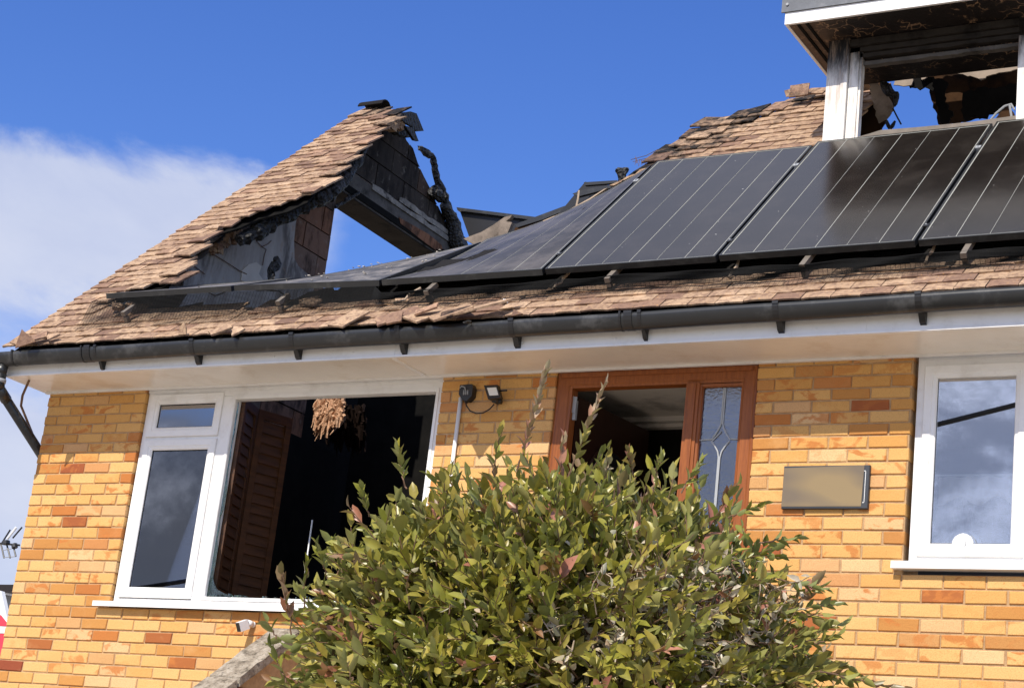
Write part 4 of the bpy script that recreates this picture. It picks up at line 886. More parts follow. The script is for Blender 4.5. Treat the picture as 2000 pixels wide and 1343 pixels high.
def lump(name, x, y, h, r, label, cat, mat='tile', tone=.3, char=0., n_=9):
    X_, s_ = onroof(x, y, h); c = roofP(X_, s_, h); q = random.Random(int(x * 3)); m = MB(); vs = []; 
    rings = 5
    for j in range(rings):
        ph = math.pi * (j + .5) / rings
        for i in range(n_):
            t = 2 * math.pi * i / n_; rad = q.uniform(.55, 1.3); vs.append(c + np.array([math.cos(t) * math.sin(ph) * r[0], math.sin(t) * math.sin(ph) * r[1], math.cos(ph) * r[2]]) * rad)
    fs = [(j * n_ + i, j * n_ + (i + 1) % n_, (j + 1) * n_ + (i + 1) % n_, (j + 1) * n_ + i) for j in range(rings - 1) for i in range(n_)] + [tuple(range(n_)), tuple(range((rings - 1) * n_, rings * n_))]
    m.t = tone; m.c = char; m.add(vs, fs); return tag(m.build(name, MT[mat]), label, cat)
lump('mortar_lump', 232, 598, .06, (.06, .035, .03), 'rough mortar lump caught in the mesh under the left end of the collapsed panels', 'rubble', tone=.05)
lump('mortar_lump', 255, 596, .05, (.04, .03, .02), 'smaller brown lump beside the rough mortar lump in the mesh', 'rubble', tone=.4)
lump('gutter_debris', 915, 629, .02, (.03, .02, .009), 'black crumb of char on the gutter rim between brackets', 'debris', 'char')
lump('gutter_debris', 943, 633, -.03, (.010, .006, .012), 'tiny shiny black drop stuck to the gutter front', 'debris', 'char')
lump('tile_chip', 1855, 514, .02, (.03, .02, .012), 'small chip of tile on the mesh near the right edge', 'debris', tone=.2)
lump('white_scrap', 985, 588, .012, (.02, .02, .012), 'small whitish scrap on the tiles right of the rubble pile', 'debris', 'white')
# two loose tiles stood on the upper slope next to the dormer, and slipped ones on the burnt edges
def looseat(P0, pts3, label, tone=.3, char=0., th=.014):
    pass
loose(1560, 200, 'thick tile piece propped upright on the highest tiles left of the dormer', h=.06, rx=R_(30), rz=R_(4), w=.17, l=.13, tone=.75, char=.45)
loose(1541, 200, 'small curved tile fragment just left of the propped-up tile', h=.02, rx=R_(55), rz=R_(30), w=.05, l=.06, tone=.6, char=.2)
loose(1590, 196, 'blackened tile lying beside the propped-up tile against the dormer post', h=.04, rx=R_(8), rz=R_(-12), w=.17, l=.10, tone=.3, char=.4)
loose(600, 388, 'single large scorched tile hanging below the verge tiles above the plastered gable', h=.0, rz=R_(-6), w=.17, l=.14, tone=.8, char=.1)
loose(440, 455, 'tile tipped outward over the charred rafter on the verge slope', h=.02, rz=R_(-8), w=.165, l=.13, tone=.85, rx=R_(3))

MT['burntwood'] = plain('scorched_pale_wood', (.26, .21, .17), .9, .1, .8, 9, .5, .004, (.02, .015, .012), .9, 8)
# burnt panels and framing standing behind the front slope
def hexY(name, pts, Y, th, mat, label, cat, group=None):
    m = MB(); m.prism([tuple(atY(x, y, Y)[[0, 2]]) for x, y in pts], wall_fn(Y), 0, th); return tag(m.build(name, MT[mat]), label, cat, group)
G_ = 'burnt wreckage behind the solar panels'
root = empty('collapsed_solar_panel'); m = MB(); m.prism([tuple(atY(x, y, 3.4)[[0, 2]]) for x, y in [(896, 408), (1075, 430), (1070, 436), (898, 414)]], wall_fn(3.36), 0, .05); m.build('frame', MT['blackalu'], root)
m = MB(); m.prism([tuple(atY(x, y, 3.4)[[0, 2]]) for x, y in [(899, 414.3), (1070, 436.3), (1062, 480), (1040, 640), (960, 650), (930, 480), (916, 462)]], wall_fn(3.4), 0, .03); m.build('back_sheet', MT['blackplastic'], root); settle(root); tag(root, 'dark upended solar panel standing behind the warped one, next to the gable ruin', 'solar panel', G_)
hexY('burnt_batten', [(905, 466), (940, 453), (962, 440), (985, 424), (1000, 420), (996, 426), (988, 432), (1000, 434), (985, 470), (975, 620), (950, 620), (930, 480)], 2.9, .04, 'burntwood', 'splintered pale timber lying behind the warped panel', 'timber', G_)
hexY('wrecked_rail', [(1006, 438), (1060, 418), (1100, 403), (1125, 396), (1127, 401), (1062, 428), (1010, 444)], 2.6, .03, 'blackalu', 'long grey rail rising right behind the warped panel', 'rail', G_)
hexY('burnt_sheet', [(1006, 444.5), (1062, 428.5), (1080, 434), (1040, 480), (1030, 600), (1010, 600), (1000, 462)], 2.75, .03, 'burntboard', 'brown burnt sheet under the long grey rail', 'debris', G_)
root = empty('collapsed_solar_panel'); 
for nm, mt, P, Yv in (('frame', 'blackalu', [(1140, 356), (1205, 352), (1208, 357), (1142, 362)], 2.3), ('frame', 'blackalu', [(1118, 378), (1142, 370), (1200, 360), (1205, 364), (1128, 384)], 2.2), ('back_sheet', 'blackplastic', [(1143, 355), (1200, 364), (1190, 385), (1175, 560), (1110, 580), (1085, 425), (1118, 385)], 2.4)):
    m = MB(); m.prism([tuple(atY(x, y, Yv)[[0, 2]]) for x, y in P], wall_fn(Yv), 0, .03); m.build(nm, MT[mt], root)
m = MB(); m.tube([atY(1131, 372, 2.15), atY(1129, 388, 2.15), atY(1126, 402, 2.15)], .008, 5); m.build('bracket', MT['palewood'], root)
settle(root); tag(root, 'stack of dark buckled panel frames above the upper edge of the warped panel', 'solar panel', G_)
o = char_beam('charred_stub', [atY(1205, 520, 2.1), atY(1213, 360, 2.1), atY(1216, 340, 2.1), atY(1221, 328, 2.1)], [.03, .03, .035, .03], None, rag=.2); tag(o, 'black charred timber stub standing above the warped panel', 'timber', G_)
o = char_beam('charred_stub', [atY(1206, 332, 2.1), atY(1211, 338, 2.1), atY(1216, 346, 2.1)], [.014, .02, .014], None, rag=.5); tag(o, 'small black knob beside the charred timber stub', 'timber', G_)
hexY('broken_tile_edge', [(1190, 362), (1215, 351), (1225, 344), (1240, 340), (1250, 331), (1262, 328), (1262, 333), (1230, 346), (1200, 362)], 1.16, .03, 'tile', 'line of reddish broken tile along the top of the warped panel', 'debris', G_)
hexY('broken_tile_edge', [(1060, 431), (1110, 410), (1150, 388), (1180, 369), (1186, 367), (1150, 391), (1112, 413), (1064, 434)], 1.18, .02, 'palewood', 'pale crumbly strip along the sagging top of the warped panel', 'debris', G_)
m = MB(); rr = random.Random(4)
for k in range(11):
    x, y = 1246 + rr.uniform(-8, 22), 324 + rr.uniform(-6, 4); m.tube([atY(x, y, 1.6), atY(x + rr.uniform(-4, 4), y - rr.uniform(6, 14), 1.6)], .0022, 4)
m.tube([atY(1232, 312, 1.6), atY(1262, 304, 1.6), atY(1285, 292, 1.6)], .0025, 4); m.tube([atY(1236, 316, 1.6), atY(1275, 306, 1.6)], .0022, 4)
tag(m.build('wire_tangle', MT['twig']), 'thin frayed wires sticking up at the left end of the right-hand tiles', 'wire')

# ================================================================== wall fittings
# floodlight
root = empty('floodlight'); q = lambda x, y, Y=-.07: atY(x, y, Y)
c = [q(945, 752, -.09), q(971, 751, -.09), q(977, 776, -.11), q(953, 779, -.11)]
def slab4(c, t, name, mat, par, dn=(0, 1, 0)):
    c = [np.array(p) for p in c]; dn = np.array(dn); m = MB(); m.hexa(list(c) + [p + dn * t for p in c]); return m.build(name, MT[mat], par)
body = slab4(c, .035, 'housing', 'blackplastic', root)
slab4([q(951, 757, -.097), q(969, 756, -.097), q(973, 771, -.112), q(956, 772, -.112)], .006, 'lens', 'lens', root)
MB().tube([q(970, 777, -.09), q(972, 785, -.05), (q(972, 785, 0)[0], -.002, q(972, 785, 0)[2])], [.010, .014, .016], 10).build('bracket', MT['blackplastic'], root)
m = MB(); m.tube([q(963, 781, -.05), q(979, 784, -.05)], .017, 12); m.build('swivel_joint', MT['blackplastic'], root, True)
m = MB(); m.tube([q(976, 763, -.08), q(990, 762, -.08)], .006, 8); m.build('sensor_stalk', MT['blackplastic'], root, True)
m = MB(); pts = [(909, 780), (911, 792), (918, 802), (930, 807), (944, 806), (957, 798), (965, 789)]; m.tube([atY(x, y, -.035 - .012 * math.sin(i)) for i, (x, y) in enumerate(pts)], .0042, 6); m.build('supply_cable', MT['cable'], root, True)
settle(root); tag(root, 'small black floodlight with square pale lens on the brick between window and door', 'floodlight')
root = empty('junction_box'); a, b = atY(899, 752, -.045), atY(921, 782, -.045)
m = MB(); m.prism([(a[0], a[2]), (b[0] - .012, a[2] + .004), (b[0], a[2] - .015), (b[0], b[2] + .03), (b[0] - .03, b[2]), (a[0] + .03, b[2] + .005), (a[0], a[2] - .06)], wall_fn(-.05), 0, .05); m.build('box_body', MT['blackplastic'], root)
for k in range(3): x = a[0] + .035 + k * .014; m = MB(); m.tube([(x, -.052, a[2] - .035), (x + .004, -.054, a[2] - .065)], .0045, 6); m.build('connector', MT['greyplastic'], root, True)
p = atY(911, 783, -.03); MB().tube([(p[0], -.03, p[2] + .02), (p[0], -.03, p[2] - .012)], [.016, .010], 10).build('cable_gland', MT['blackplastic'], root, True)
m = MB(); m.tube([(a[0] + .005, -.05, a[2] - .02), (a[0] + .02, -.062, a[2] - .012), (a[0] + .045, -.062, a[2] - .02), (a[0] + .05, -.055, a[2] - .04)], .004, 6); m.build('cable_loop', MT['greyplastic'], root, True)
settle(root); tag(root, 'black plastic junction box at the top of the white conduit beside the large window', 'junction box')
root = empty('conduit'); t0, t1 = atY(900, 776, -.014), atY(884, 903, -.014); m = MB(); m.tube([(t0[0], -.014, t0[2]), (t0[0] - .003, -.014, -2.4)], .0125, 12); m.build('pipe', MT['white'], root, True)
m = MB(); z = -.56; m.box(t0[0] - .02, t0[0] + .03, -.018, .0, z - .012, z + .004); m.build('clip', MT['white'], root)
settle(root); tag(root, 'white plastic conduit running down the brick beside the large window', 'pipe')
# security camera under the left window
root = empty('security_camera'); a = atY(490, 1216, -.03); m = MB()
vs = []; 
m.tube([(a[0], 0, a[2] - .005), (a[0], -.018, a[2] - .005)], .02, 12); m.tube([(a[0], -.018, a[2] - .005), (a[0] - .01, -.05, a[2] - .003)], [.021, .021], 12)
m.tube([(a[0] - .01, -.05, a[2] - .003), (a[0] - .02, -.065, a[2] - .004)], [.021, .010], 12); m.build('ball_mount', MT['white'], root, True)
ctr = atY(474, 1221, -.085); ax = np.array([-.25, -.80, -.42]); ax /= np.linalg.norm(ax); sx = np.cross(ax, (0, 0, 1)); sx /= np.linalg.norm(sx); sz = np.cross(sx, ax)
def obx(m, c, hx_, hy_, hz_): m.hexa([c + sx * i * hx_ + ax * j * hy_ + sz * k * hz_ for k in (-1, 1) for i, j in ((-1, -1), (1, -1), (1, 1), (-1, 1))])
m = MB(); obx(m, ctr, .020, .034, .030); m.build('camera_body', MT['white'], root); m = MB(); obx(m, ctr + ax * .0355, .018, .0012, .028); m.build('camera_face', MT['blackplastic'], root)
settle(root); tag(root, 'small white security camera on a ball mount on the brick below the left window', 'security camera')
# name plate: its lettering is unreadable in the photograph, so it stays blank
root = empty('wall_plaque'); MT['slate'] = plain('dark_slate', (.045, .05, .06), .5, .4, .3, 10, .1, .001); t = NT('muted_tan_face'); n = t.noise(3., 1, .3, (1, 1, 2)); c = t.ramp(n, [(.4, (.17, .135, .10)), (.62, (.27, .20, .11))]); t.set(c, .7, .2); MT['tan'] = t.m
x0, x1, z0, z1 = 5.572, 6.062, -.823, -.583
m = MB(); m.ring(x0, x1, z0, z1, [(0, -.020), (.003, -.024), (.02, -.024), (.02, -.001), (0, -.001)]); m.box(x0 + .02, x1 - .02, -.0235, -.001, z0 + .02, z1 - .02); m.build('slate_back', MT['slate'], root)
m = MB(); m.prism([(x0 + .001, z0 + .012), (x0 + .004, z1 - .012), (x1 - .03, z1 - .002), (x1 - .036, z0 + .012)], wall_fn(-.0262), 0, .002); m.build('face_panel', MT['tan'], root)
m = MB(); m.box(x1 - .022, x1 - .019, -.0258, -.0243, z0 + .035, z1 - .035); m.box(x1 - .030, x1 - .022, -.0258, -.0243, z1 - .035, z1 - .031); m.box(x1 - .030, x1 - .022, -.0258, -.0243, z0 + .031, z0 + .035); m.build('white_border', MT['white'], root)
settle(root); tag(root, 'slate wall plaque with blank tan face on the brick right of the door', 'sign')

# ================================================================== things seen in the windows
def shutter(P0, P1, label, z0=-1.36, z1=-.03):
    root = empty('louvred_shutter'); P0, P1 = np.array(P0), np.array(P1); d = P1 - P0; L_ = np.linalg.norm(d); d /= L_; nn = np.array([d[1], -d[0]])
    fn = lambda u, v, w: (P0[0] + d[0] * u + nn[0] * w, P0[1] + d[1] * u + nn[1] * w, v)
    for nm, a, b, c_, e_ in (('stile', 0, .045, z0, z1), ('stile', L_ - .045, L_, z0, z1), ('rail', .045, L_ - .045, z0, z0 + .06), ('rail', .045, L_ - .045, z1 - .06, z1)):
        m = MB(); m.prism([(a, c_), (b, c_), (b, e_), (a, e_)], fn, -.014, .014); m.build(nm, MT['shutter'], root)
    n_ = 17; me = None
    for k in range(n_):
        z = z0 + .075 + (z1 - z0 - .15) * (k + .5) / n_; m = MB(); hgt = (z1 - z0 - .15) / n_ * .60
        A = [fn(.046, z - hgt, .011), fn(L_ - .046, z - hgt, .011), fn(L_ - .046, z - hgt, .005), fn(.046, z - hgt, .005), fn(.046, z + hgt, -.005), fn(L_ - .046, z + hgt, -.005), fn(L_ - .046, z + hgt, -.011), fn(.046, z + hgt, -.011)]
        m.hexa(A); m.build('louvre', MT['shutter'], root)
    settle(root); return tag(root, label, 'shutter', 'wooden shutters inside the left window')
k1 = atY(447, 1155, .36); k2 = atY(519, 1155, .62)
shutter((1.66, .10), (k1[0], .36), 'inner louvred wooden shutter leaf folded close to the broken window edge')
shutter((k1[0] + .004, .37), (k2[0], .62), 'wider louvred wooden shutter leaf standing open into the dark room')
shutter((.98, .16), (1.40, .20), 'closed louvred shutter dimly visible behind the narrow left casement')
# hanging clump of straw-like insulation
root = empty('hanging_insulation'); rr = random.Random(12); c0 = 0; m1 = MB(); m2 = MB()
def strand(m, p, q, r): m.tube([p, (p + q) / 2 + np.array([rr.uniform(-.02, .02) for _ in range(3)]), q], [r, r * 1.1, r * .3], 4)
pts_top = lambda: atY(rr.uniform(624, 676), rr.uniform(760, 800), 2.45 + rr.uniform(-.06, .05))
for k in range(260):
    x = rr.uniform(622, 673); y0 = 768 + rr.uniform(0, 50) ; a = atY(x, y0, 1.92 + rr.uniform(-.07, .05)); yb = y0 + rr.uniform(18, 36) if rr.random() < .75 else y0 + rr.uniform(30, 50)
    if x > 660: yb = min(yb, 835)
    if 846 + (x - 620) * .1 < yb and x > 650: yb = 820
    b = atY(x - rr.uniform(4, 16), yb, 1.92 + rr.uniform(-.07, .05)); strand(m1, a, b, rr.uniform(.006, .018))
for k in range(200):
    x = rr.uniform(640, 712); y0 = rr.uniform(790, 850); strand(m2, atY(x, y0, 2.15 + rr.uniform(-.08, .1)), atY(x + rr.uniform(-8, 6), y0 + rr.uniform(15, 45), 2.15), rr.uniform(.006, .016))
m1.build('straw_bundle', MT['straw'], root); MT['brownstraw'] = plain('scorched_straw', (.012, .006, .004), .9, .1, .5, 30, .3, .003); m2.build('scorched_straw', MT['brownstraw'], root); settle(root)
tag(root, 'tangled straw-coloured insulation hanging from the ceiling inside the big broken window', 'insulation')
m = MB(); m.tube([atY(610, 1015, .5), atY(597, 1108, .5), atY(590, 1180, .5)], .0055, 6); tag(m.build('thin_rod', MT['white'], None, True), 'thin white upright rod inside the big broken window', 'rod')
m = MB(); m.prism([tuple(atY(x, y, .9)[[0, 2]]) for x, y in [(505, 815), (520, 808), (530, 812), (518, 818), (508, 822)]], wall_fn(.9), 0, .01); tag(m.build('paper_scrap', MT['straw']), 'small pale scrap caught at the top of the open shutter', 'debris')
m = MB(); vs = [];
o = bpy.data.objects
sc = MB(); c = np.array([6.565, .10, -1.0]); n1, n2 = 20, 12
for j in range(n2 + 1):
    ph = math.pi * j / n2
    for i in range(n1): t_ = 2 * math.pi * i / n1; rr_ = .083; sc.v.append(tuple(c + rr_ * np.array([math.cos(t_) * math.sin(ph), math.sin(t_) * math.sin(ph), math.cos(ph)]))); sc.tone.append(0); sc.char.append(0)
for j in range(n2):
    for i in range(n1): sc.f.append((j * n1 + i, j * n1 + (i + 1) % n1, (j + 1) * n1 + (i + 1) % n1, (j + 1) * n1 + i))
ball = sc.build('ornament_ball', MT['white'], None, True); tag(ball, 'pale round ornament on the sill inside the right window', 'ornament')
for a in range(4):
    m = MB(); m.tube([c + .0835 * np.array([math.sin(t_) * math.cos(a * .8 + .3 * math.sin(3 * t_)), -abs(math.sin(t_) * math.sin(a * .8 + .2)), math.cos(t_)]) for t_ in np.linspace(.2, 2.9, 14)], .0016, 4); m.build('painted_line', MT['greyplastic'], ball)
root = empty('cafe_curtain'); m = MB(); n_ = 60; YV = .11; vs = []; xs2 = [6.40 + .75 * i / n_ for i in range(n_ + 1)]
def sc_(x): return -.735 - .035 + .045 * abs(math.sin((x - 6.42) * math.pi / .20)) ** 3
for x in xs2: y = YV + .012 * math.sin(x * 60); vs += [(x, y, -.62), (x, y, sc_(x)), (x, y + .003, -.62), (x, y + .003, sc_(x))]
fs = []
for i in range(n_): a = i * 4; fs += [(a, a + 1, a + 5, a + 4), (a + 2, a + 6, a + 7, a + 3), (a, a + 4, a + 6, a + 2), (a + 1, a + 3, a + 7, a + 5)]
m.add(vs, fs); m.build('valance', MT['curtain'], root); m = MB(); m.tube([(6.38, .11, -.612), (7.2, .11, -.612)], .006, 8); m.build('rod', MT['white'], root)
MT['net'] = None; t = NT('sheer_net'); t.nt.nodes.remove(t.b); tr = t.N('ShaderNodeBsdfTransparent'); df_ = t.N('ShaderNodeBsdfDiffuse'); df_.inputs[0].default_value = (.5, .5, .52, 1); mx = t.N('ShaderNodeMixShader'); mx.inputs[0].default_value = .45; t.L(tr.outputs[0], mx.inputs[1]); t.L(df_.outputs[0], mx.inputs[2]); t.L(mx.outputs[0], t.out.inputs[0])
m = MB(); vs = []; 
for i in range(41): x = 6.40 + .16 * i / 40; y = .24 + .016 * math.sin(i * 1.1); vs += [(x, y, -.63), (x - .03 * math.sin(i / 40 * 3), y, -1.1), (x, y + .002, -.63), (x - .03 * math.sin(i / 40 * 3), y + .002, -1.1)]
m.add(vs, [f for i in range(40) for f in ((i * 4, i * 4 + 1, i * 4 + 5, i * 4 + 4), (i * 4 + 2, i * 4 + 6, i * 4 + 7, i * 4 + 3))]); m.build('side_drape', t.m, root)
settle(root); tag(root, 'cream scalloped cafe curtain hanging inside the right window', 'curtain')
m = MB(); m.box(6.38, 7.6, .09, .10, -.135, -.03); MT['blind'] = plain('taupe_blind', (.16, .145, .125), .8, .2, .1, 20, 0); tag(m.build('roller_blind', MT['blind']), 'rolled-up taupe blind along the top of the right window', 'blind')

# ================================================================== sloping garden wall with stone coping, left of the shrub
root = empty('garden_wall'); SLP = .70; XW0, XW1 = 2.585, 2.805
def wz(y): return -2.086 + SLP * (y + 1.086)
y0, y1 = -3.6, -.02; yb = -.45
cop = MB(); ys = [y0 + (y1 - y0) * i / 24 for i in range(25)]; rr = random.Random(6)
def top(y): return min(wz(y), wz(yb)) 
pieces = [(-3.6, -2.72), (-2.70, -1.86), (-1.84, -.98), (-.96, -.46)]
for a, b in pieces:
    m = MB(); N2 = 8; vs = []; 
    for i in range(N2 + 1):
        y = a + (b - a) * i / N2
        for x, dz in ((XW0, -.004), ((XW0 + XW1) / 2, .0), (XW1, -.004), (XW1, -.062), (XW0, -.062)): vs.append((x + rr.uniform(-.004, .004), y, top(y) + dz + rr.uniform(-.004, .004)))
    fs = [(i * 5 + k, i * 5 + (k + 1) % 5, (i + 1) * 5 + (k + 1) % 5, (i + 1) * 5 + k) for i in range(N2) for k in range(5)] + [(0, 1, 2, 3, 4), tuple(N2 * 5 + k for k in (4, 3, 2, 1, 0))]
    m.add(vs, fs); m.build('coping_stone', MT['stone'], root)
m = MB(); m.box(XW0 + .001, XW1, -.44, -.01, top(-.44) - .062, top(-.44)); m.build('coping_stone', MT['stone'], root)
m = MB(); m.prism([(y0, -4.6), (y1, -4.6), (y1, top(-.4) - .07), (yb, top(yb) - .07), (y0, wz(y0) - .07)], side_fn(XW0 + .02), 0, XW1 - XW0 - .05); core = m.build('mortar_core', MT['mortar'], root)
pol = [(y0, -4.6), (y1, -4.6), (y1, top(-.4) - .072), (yb, top(yb) - .072), (y0, wz(y0) - .072)]
for r_ in range(30):
    z0_ = -4.3 + r_ * .075
    for c_ in range(-1, 17):
        a = y0 + c_ * .225 + (r_ % 2) * .1125; P = cliprect(pol, a + .005, a + .22, z0_ + .005, z0_ + .07)
        if len(P) < 3 or z0_ < -3.0: continue
        m = MB(); m.prism(P, side_fn(XW1 - .035), 0, .014 + rr.uniform(0, .003)); o = m.build('brick', MT['redbrick'], root); o['tone'] = rr.random()
settle(root); tag(root, 'sloping garden wall with lichened stone coping, rising to the house left of the shrub', 'wall')
# ================================================================== beyond the left corner
root = empty('tv_aerial'); Yd = 8.
P = lambda x, y, dy=0.: atY(x, y, Yd + dy)
m = MB(); m.tube([P(-30, 1058), P(38, 1064)], .014, 6); m.build('boom', MT['blackplastic'], root)
for (a, b, mt) in (((1, 1064), (20, 1034), 'blackplastic'), ((14, 1052), (32, 1029), 'white'), ((25, 1050), (43, 1029), 'blackplastic'), ((2, 1062), (8, 1089), 'blackplastic'), ((13, 1062), (20, 1089), 'blackplastic'), ((25, 1062), (31, 1086), 'blackplastic')):
    m = MB(); m.tube([P(*a), P(*b)], .011 if mt != 'white' else .016, 6); m.build('element', MT[mt], root)
m = MB(); m.tube([P(8, 1088), P(31, 1086)], .006, 5); m.tube([P(6, 1074), P(28, 1070)], .005, 5); m.build('reflector_wire', MT['greyplastic'], root)
m = MB(); m.tube([P(12, 1056, -.02), P(12, 1062, -.02)], .05, 8); m.tube([P(28, 1062), P(29, 1069)], .04, 8); m.build('clamp', MT['blackplastic'], root)
m = MB(); m.tube([P(-14, 1050), P(-40, 1300)], .03, 8); m.build('mast', MT['greyplastic'], root)
settle(root); tag(root, 'television aerial with thin rods beyond the left corner of the house', 'aerial')
root = empty('neighbouring_house'); Yd = 12.
P2 = lambda pts, dy=0.: [tuple(atY(x, y, Yd + dy)[[0, 2]]) for x, y in pts]
m = MB(); m.prism(P2([(-400, 1150), (60, 1156), (60, 1500), (-400, 1500)]), wall_fn(Yd), 0, 4); m.build('wall', MT['grey'], root)
m = MB(); m.prism(P2([(-400, 1138), (60, 1141), (60, 1152), (-400, 1149)], -.3), wall_fn(Yd - .3), 0, 4.6); m.build('roof', MT['darkroof'], root)
m = MB(); m.prism(P2([(-20, 1150), (60, 1164), (60, 1170), (0, 1158)], -.35), wall_fn(Yd - .35), 0, .04); m.build('barge_board', MT['white'], root); 
m = MB(); m.prism(P2([(-20, 1146), (62, 1160), (62, 1165), (-20, 1152)], -.36), wall_fn(Yd - .41), 0, .04); m.build('verge_trim', MT['darkroof'], root); settle(root)
tag(root, 'neighbouring house with grey wall and dark roof edge glimpsed past the left corner', 'house')
root = empty('striped_banner'); Yd = 6.
m = MB(); m.prism(P2([(-80, 1140), (2, 1153), (10, 1180), (22, 1222), (10, 1222), (0, 1200), (-60, 1150)]), wall_fn(Yd), 0, .06); 
m = MB(); m.prism(P2([(-80, 1150), (2, 1153), (8, 1180), (16, 1218), (2, 1200), (-80, 1180)]), wall_fn(Yd), 0, .06); m.build('white_stripe', MT['white'], root)
m = MB(); m.prism(P2([(-80, 1181), (2, 1201), (16, 1219), (14, 1222), (-80, 1216)]), wall_fn(Yd), 0, .06); m.build('red_stripe', MT['red'], root)
m = MB(); m.prism(P2([(-80, 1217), (14, 1223), (10, 1236), (-80, 1232)]), wall_fn(Yd), 0, .06); m.build('white_stripe', MT['white'], root)
m = MB(); m.prism(P2([(-80, 1233), (10, 1237), (4, 1275), (-80, 1320)]), wall_fn(Yd), 0, .06); m.build('red_stripe', MT['red'], root)
settle(root); tag(root, 'red and white striped panel at the far left edge, below the dark roof line', 'panel')
# overhead cable across the street, seen mirrored in the panes
root = empty('overhead_cable'); m = MB(); A, B = np.array([-16., -16., 1.2]), np.array([9., -16., 6.2])
def cabp(t): p = A + (B - A) * t; p[2] -= .5 * 4 * t * (1 - t); return p
m.tube([cabp(t) for t in np.linspace(0, 1, 20)], .04, 8); m.build('cable', MT['cable'], root, True)
for p in (cabp(0), cabp(1)): MB().tube([(p[0], p[1], -4.8), (p[0], p[1], p[2] + .4)], [.13, .09], 10).build('pole', MT['twig'], root)
settle(root); tag(root, 'thick overhead cable between two poles across the road, mirrored in the window panes', 'cable')
# ================================================================== the shrub
NPR = np.random.default_rng(11)
bush = empty('laurel_shrub')
BD = 7.4; bc = CAM + ray(1092, 1392) * BD          # centre of the crown, out in the front garden
HR = FW * np.array([1, 1, 0]); HR /= np.linalg.norm(HR); HX = np.array([HR[1], -HR[0], 0.])
RXW, RYD, RZH = .87, .78, .70
def crown(th, ph):   # direction on the crown -> surface point scale with lobes
    return 1 + .07 * math.sin(3 * th + 1.2) * math.cos(2 * ph) + .06 * math.sin(5 * th + 2.3 * ph) + .035 * math.sin(9 * th - 4 * ph)
def leafmb(L_, w, r):
    fold = .28 * w; cv = r.uniform(-.10, .22) * L_
    V = [(0, 0, 0)]
    for t, k in ((.28, .95), (.66, .84)):
        z = -cv * t * t
        V += [(L_ * t, -w / 2 * k, z + fold * k), (L_ * t, 0, z), (L_ * t, w / 2 * k, z + fold * k)]
    V.append((L_, 0, -cv)); F = [(0, 1, 2), (0, 2, 3), (1, 4, 5, 2), (2, 5, 6, 3), (4, 7, 5), (5, 7, 6)]
    return V, F
LV = [leafmb(1., U_(.38, .54), random) for _ in range(10)]; LVa = [(np.array(v), f) for v, f in LV]
leafmesh = []
for v, f in LV:
    m = MB(); m.v = [tuple(p) for p in v]; m.f = f; m.tone = [0] * len(v); m.char = [0] * len(v); leafmesh.append(m.mesh('leaf', MT['leaf'], True))
leaves = []; twigs = MB(); pale = MB()
def nrm(v): return v / (np.linalg.norm(v) + 1e-9)
def basis(d, up):
    d = nrm(d); s = nrm(np.cross(up, d)); return np.stack([d, s, np.cross(d, s)], 1)
def shoot(p, d, n, ll, tone, spread=.75, lean=.0, stemr=.0022, stem=True, gap=.62, tip=None, wild=.25):
    d = nrm(d); pts = [p]; a0 = U_(0, 6.28); cur = p.copy(); side = nrm(np.cross(d, NPR.normal(size=3))); bend = NPR.normal(size=3) * .06 + np.array([0, 0, lean])
    for i in range(n):
        d = nrm(d + bend); cur = cur + d * ll * gap * .55; pts.append(cur)
        a = a0 + i * 2.39996; s1 = side; s2 = np.cross(d, s1); s1 = np.cross(s2, d); s1 = nrm(s1); s2 = nrm(s2)
        f = i / max(1, n - 1); sp = spread * (1.15 - .75 * f) + U_(-.15, .15)
        ld = nrm(d * math.cos(sp) + (s1 * math.cos(a) + s2 * math.sin(a)) * math.sin(sp) + NPR.normal(size=3) * wild * .35)
        L_ = ll * U_(.62, 1.22) * (1 - .38 * f) ; tn = tone + U_(-.08, .08)
        if tip is not None and f > .6: tn = tip + U_(-.04, .04)
        leaves.append((cur, ld, nrm(d + NPR.normal(size=3) * .25), L_, min(1, max(0, tn))))
    if stem and len(pts) > 1: twigs.tube(pts, [stemr * (1.3 - .6 * i / len(pts)) for i in range(len(pts))], 4, cap=False)
    return pts
toC = nrm(CAM - bc)
def bpos(dx, dy, dz, r=1.): return bc + HX * dx * RXW * r + HR * dy * RYD * r + np.array([0, 0, 1.]) * dz * RZH * r
cnt = 0
